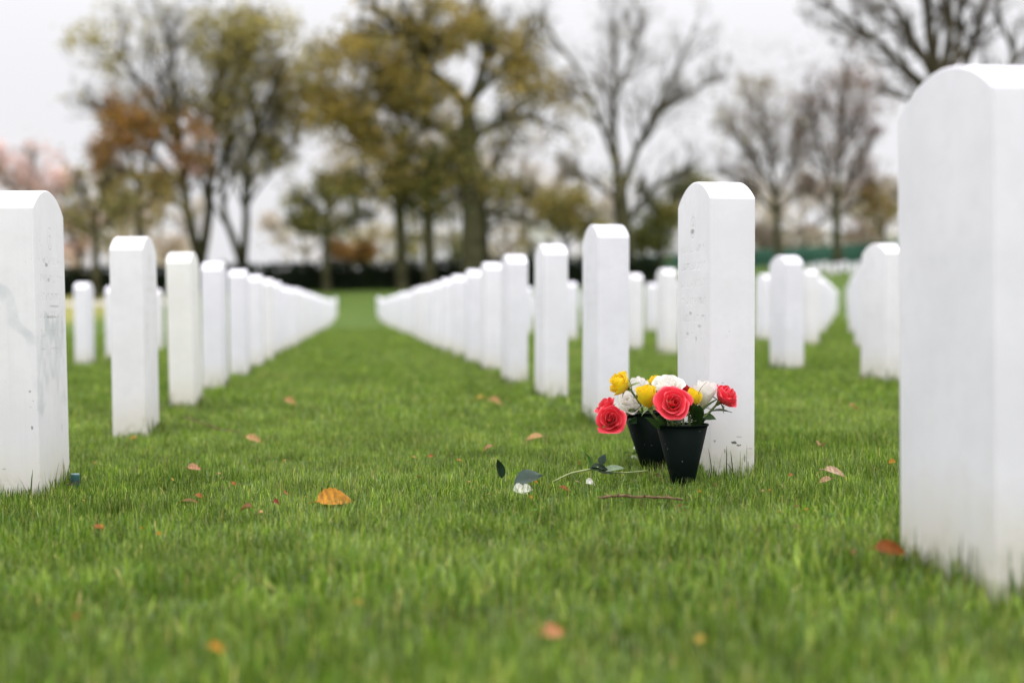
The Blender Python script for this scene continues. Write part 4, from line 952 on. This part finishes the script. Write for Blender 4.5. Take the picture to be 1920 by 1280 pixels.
for i, (px, cy, rx, ry, lb) in enumerate(((700, 462, 50, 36, 'pale shrub behind the hedge left of the straight brown-tree trunk'), (776, 458, 42, 40, 'olive shrub behind the hedge between the two dark central trunks'), (848, 462, 40, 36, 'olive shrub behind the hedge just left of the big central trunk'),
                                         (952, 455, 48, 42, 'brown shrub behind the hedge right of the big central trunk'), (1118, 455, 50, 42, 'olive shrub left of the V-limbed bare tree trunk, above the third headstone'), (1212, 462, 46, 38, 'dark shrub right of the V-limbed bare tree trunk'),
                                         (1500, 446, 45, 30, 'grey-brown shrub between the trunks of the two bare trees on the right'), (1430, 448, 30, 30, 'grey shrub touching the right edge of the flower headstone, far behind'), (1618, 444, 42, 32, 'grey-brown shrub right of the reddish-budded bare tree trunk'),
                                         (232, 470, 45, 34, 'tan shrub above the second headstone on the left'), (322, 472, 40, 28, 'tan shrub left of the forked left trunk'), (138, 485, 36, 28, 'tan shrub right of the large left edge headstone'))):
    cs_ = (BGE + OLV, DGR + OLV, DGR + OLV, BRN + GRY, OLV + DGR, DGR, GRY + BGE, GRY, GRY + RST[:1], BGE + OLV, BGE, BGE + PNK)[i]
    tree(lb, 104 + (i % 3) * 2.5, [([(px, 545), (px, cy + ry * .5)], 3, 2)], [([(px, cy + ry * .6), (px - rx * .5, cy), (px - rx * .7, cy - ry * .6)], 1.5, .7), ([(px, cy + ry * .6), (px + rx * .5, cy), (px + rx * .6, cy - ry * .6)], 1.5, .7), ([(px, cy + ry * .6), (px, cy - ry * .8)], 1.5, .7)],
         (px, cy, rx, ry), 200 + i, cat='shrub', name='shrub', subs=6, leaf=(.35, 3, .35, .09, cs_), clumps=((px, cy + 6, rx, ry, 42, 8, .45, .10, cs_),), bark=(.13, .11, .08), group='shrubs behind the hedge')
LEAFGAIN = 1.0
# ------------------------------------------------------------------ hedge, fence, far buildings
hr = random.Random(5)
def hedge(name, x0, x1, y, h, label, cols, depth=1.6):
    xm = (x0 + x1) / 2; base = Vector((xm, y, ground_z(xm, y) + SOIL)); t = empty(name, base)
    v, f, c = [], [], []
    n = int((x1 - x0) / .5)
    for i in range(n + 1):
        x = x0 + (x1 - x0) * i / n; g = ground_z(x, y) + SOIL - .2; hh = h * hr.uniform(.9, 1.02)
        for dy, zz in ((-.5, 0), (-.45, .92), (.45, .92), (.5, 0)): v.append((x - base.x, dy * depth, g + zz * hh + .1 - base.z)); c.append(tuple(q * .8 for q in cols[0]))
    for i in range(n):
        for k in range(3): a = i * 4 + k; f.append((a, a + 4, a + 5, a + 1))
    mesh_obj('branches', v, f, M_CROWN, t, tint=c)
    C = Crown()
    cs = []
    for _ in range(int((x1 - x0) * 55)):
        x = hr.uniform(x0, x1); u = hr.random(); g = ground_z(x, y) + SOIL
        if u < .72: cs.append(Vector((x, y - depth / 2 - .03, g + hr.uniform(.05, h * .98))))
        else: cs.append(Vector((x, y + hr.uniform(-.5, .5) * depth, g + h * hr.uniform(.88, 1.06))))
    add_cards(C, cs, 6, .13, .085, cols, hr)
    mesh_obj('foliage', [q - base for q in C.q], [(4 * i, 4 * i + 1, 4 * i + 2, 4 * i + 3) for i in range(len(C.q) // 4)], M_CROWN, t, smooth=False, tint=C.qc)
    tag(t, label, 'hedge')
HG = [(.014, .024, .010), (.020, .032, .013), (.010, .018, .009), (.028, .040, .016)]
hedge('hedge', -34, 17.4, 81.5, 1.42, 'long dark clipped hedge along the far edge of the lawn behind the rows', HG)
# green screened fence on the right
def fence():
    x0, x1, y = 17.9, 50, 97; t = empty('screen_fence', (x0, y, ground_z(x0, y) + SOIL))
    o0 = t.location.copy(); v, f = [], []; n = 60
    for i in range(n + 1):
        x = x0 + (x1 - x0) * i / n; g = ground_z(x, y) + SOIL
        w_ = .03 * math.sin(i * 1.9)
        top = .86 + .040 * (x - x0)
        for zz in (.05, .7, top - .02): v.append((x - o0.x, w_ * (1 if zz == .7 else .3), g + zz - o0.z))
        for zz in (top - .02, .7, .05): v.append((x - o0.x, .02 + w_ * (1 if zz == .7 else .3), g + zz - o0.z))
    for i in range(n):
        for k in range(5): a = i * 6 + k; f.append((a, a + 6, a + 7, a + 1))
    mesh_obj('screen_cloth', v, f, plain_mat('green_screen_cloth', (.034, .105, .070), (.046, .130, .088), .8, .7, .2), t)
    for i in range(14):
        x = x0 + (x1 - x0) * i / 13; g = ground_z(x, y) + SOIL; T = Tubes(); a = Vector((x, y + .06, g - .2)) - o0; b = Vector((x, y + .06, g + .93 + .040 * (x - x0))) - o0
        T.tube([a, b], [.03, .03], 8); mesh_obj('post', T.v, T.f, bpy.data.materials['dark_bark'], t)
    tag(t, 'green cloth-screened fence beyond the far rows on the right', 'fence')
fence()
M_WALL = plain_mat('pale_render', (.62, .61, .60), (.70, .69, .68), .6, .85)
M_ROOF = plain_mat('grey_roof', (.20, .19, .19), (.27, .26, .26), 1.2, .85)
M_GLASS = plain_mat('window_glass', (.05, .06, .07), (.09, .10, .11), 1, .15, .5)
def box(v, f, x0, x1, y0, y1, z0, z1):
    b = len(v); v += [(x, y, z) for z in (z0, z1) for y in (y0, y1) for x in (x0, x1)]
    f += [tuple(b + i for i in q) for q in ((0, 2, 3, 1), (4, 5, 7, 6), (0, 1, 5, 4), (2, 6, 7, 3), (0, 4, 6, 2), (1, 3, 7, 5))]
def building(px0, px1, py_top, y, wins, label, roof_h=1.6):
    a, b = P(px0, py_top, y), P(px1, py_top, y); g = ground_z((a.x + b.x) / 2, y) + SOIL; W2 = (b.x - a.x) / 2; H = a.z - g
    t = empty('building', ((a.x + b.x) / 2, y, g)); v, f = [], []; box(v, f, -W2, W2, 0, 8, -.5, H); mesh_obj('wall', v, f, M_WALL, t, smooth=False)
    v = [(-W2 - .3, -.4, H + .01), (W2 + .3, -.4, H + .01), (W2 + .3, 8.4, H + .01), (-W2 - .3, 8.4, H + .01), (-W2 - .3, 4, H + roof_h), (W2 + .3, 4, H + roof_h)]
    mesh_obj('roof', v, [(0, 1, 5, 4), (2, 3, 4, 5), (0, 4, 3), (1, 2, 5), (0, 3, 2, 1)], M_ROOF if roof_h > 1 else M_WALL, t, smooth=False)
    for i in range(wins):
        x = -W2 + (i + .5) * 2 * W2 / wins; v, f = [], []; box(v, f, x - .6, x + .6, -.06, .05, H * .45, H * .8)
        q = mesh_obj('window', v, f, M_WALL, t, smooth=False); v, f = [], []; box(v, f, x - .5, x + .5, -.075, -.062, H * .45 + .1, H * .8 - .1); mesh_obj('pane', v, f, M_GLASS, q, smooth=False)
    tag(t, label, 'building', 'pale far buildings')
building(985, 1042, 425, 160, 2, 'pale building glimpsed between the trunks left of the third headstone right of the aisle', .5)
building(1425, 1560, 430, 165, 4, 'long pale building behind the bare trees right of the flower headstone', .5)
building(1590, 1700, 436, 160, 3, 'pale building behind the trees just left of the nearest headstone', .5)
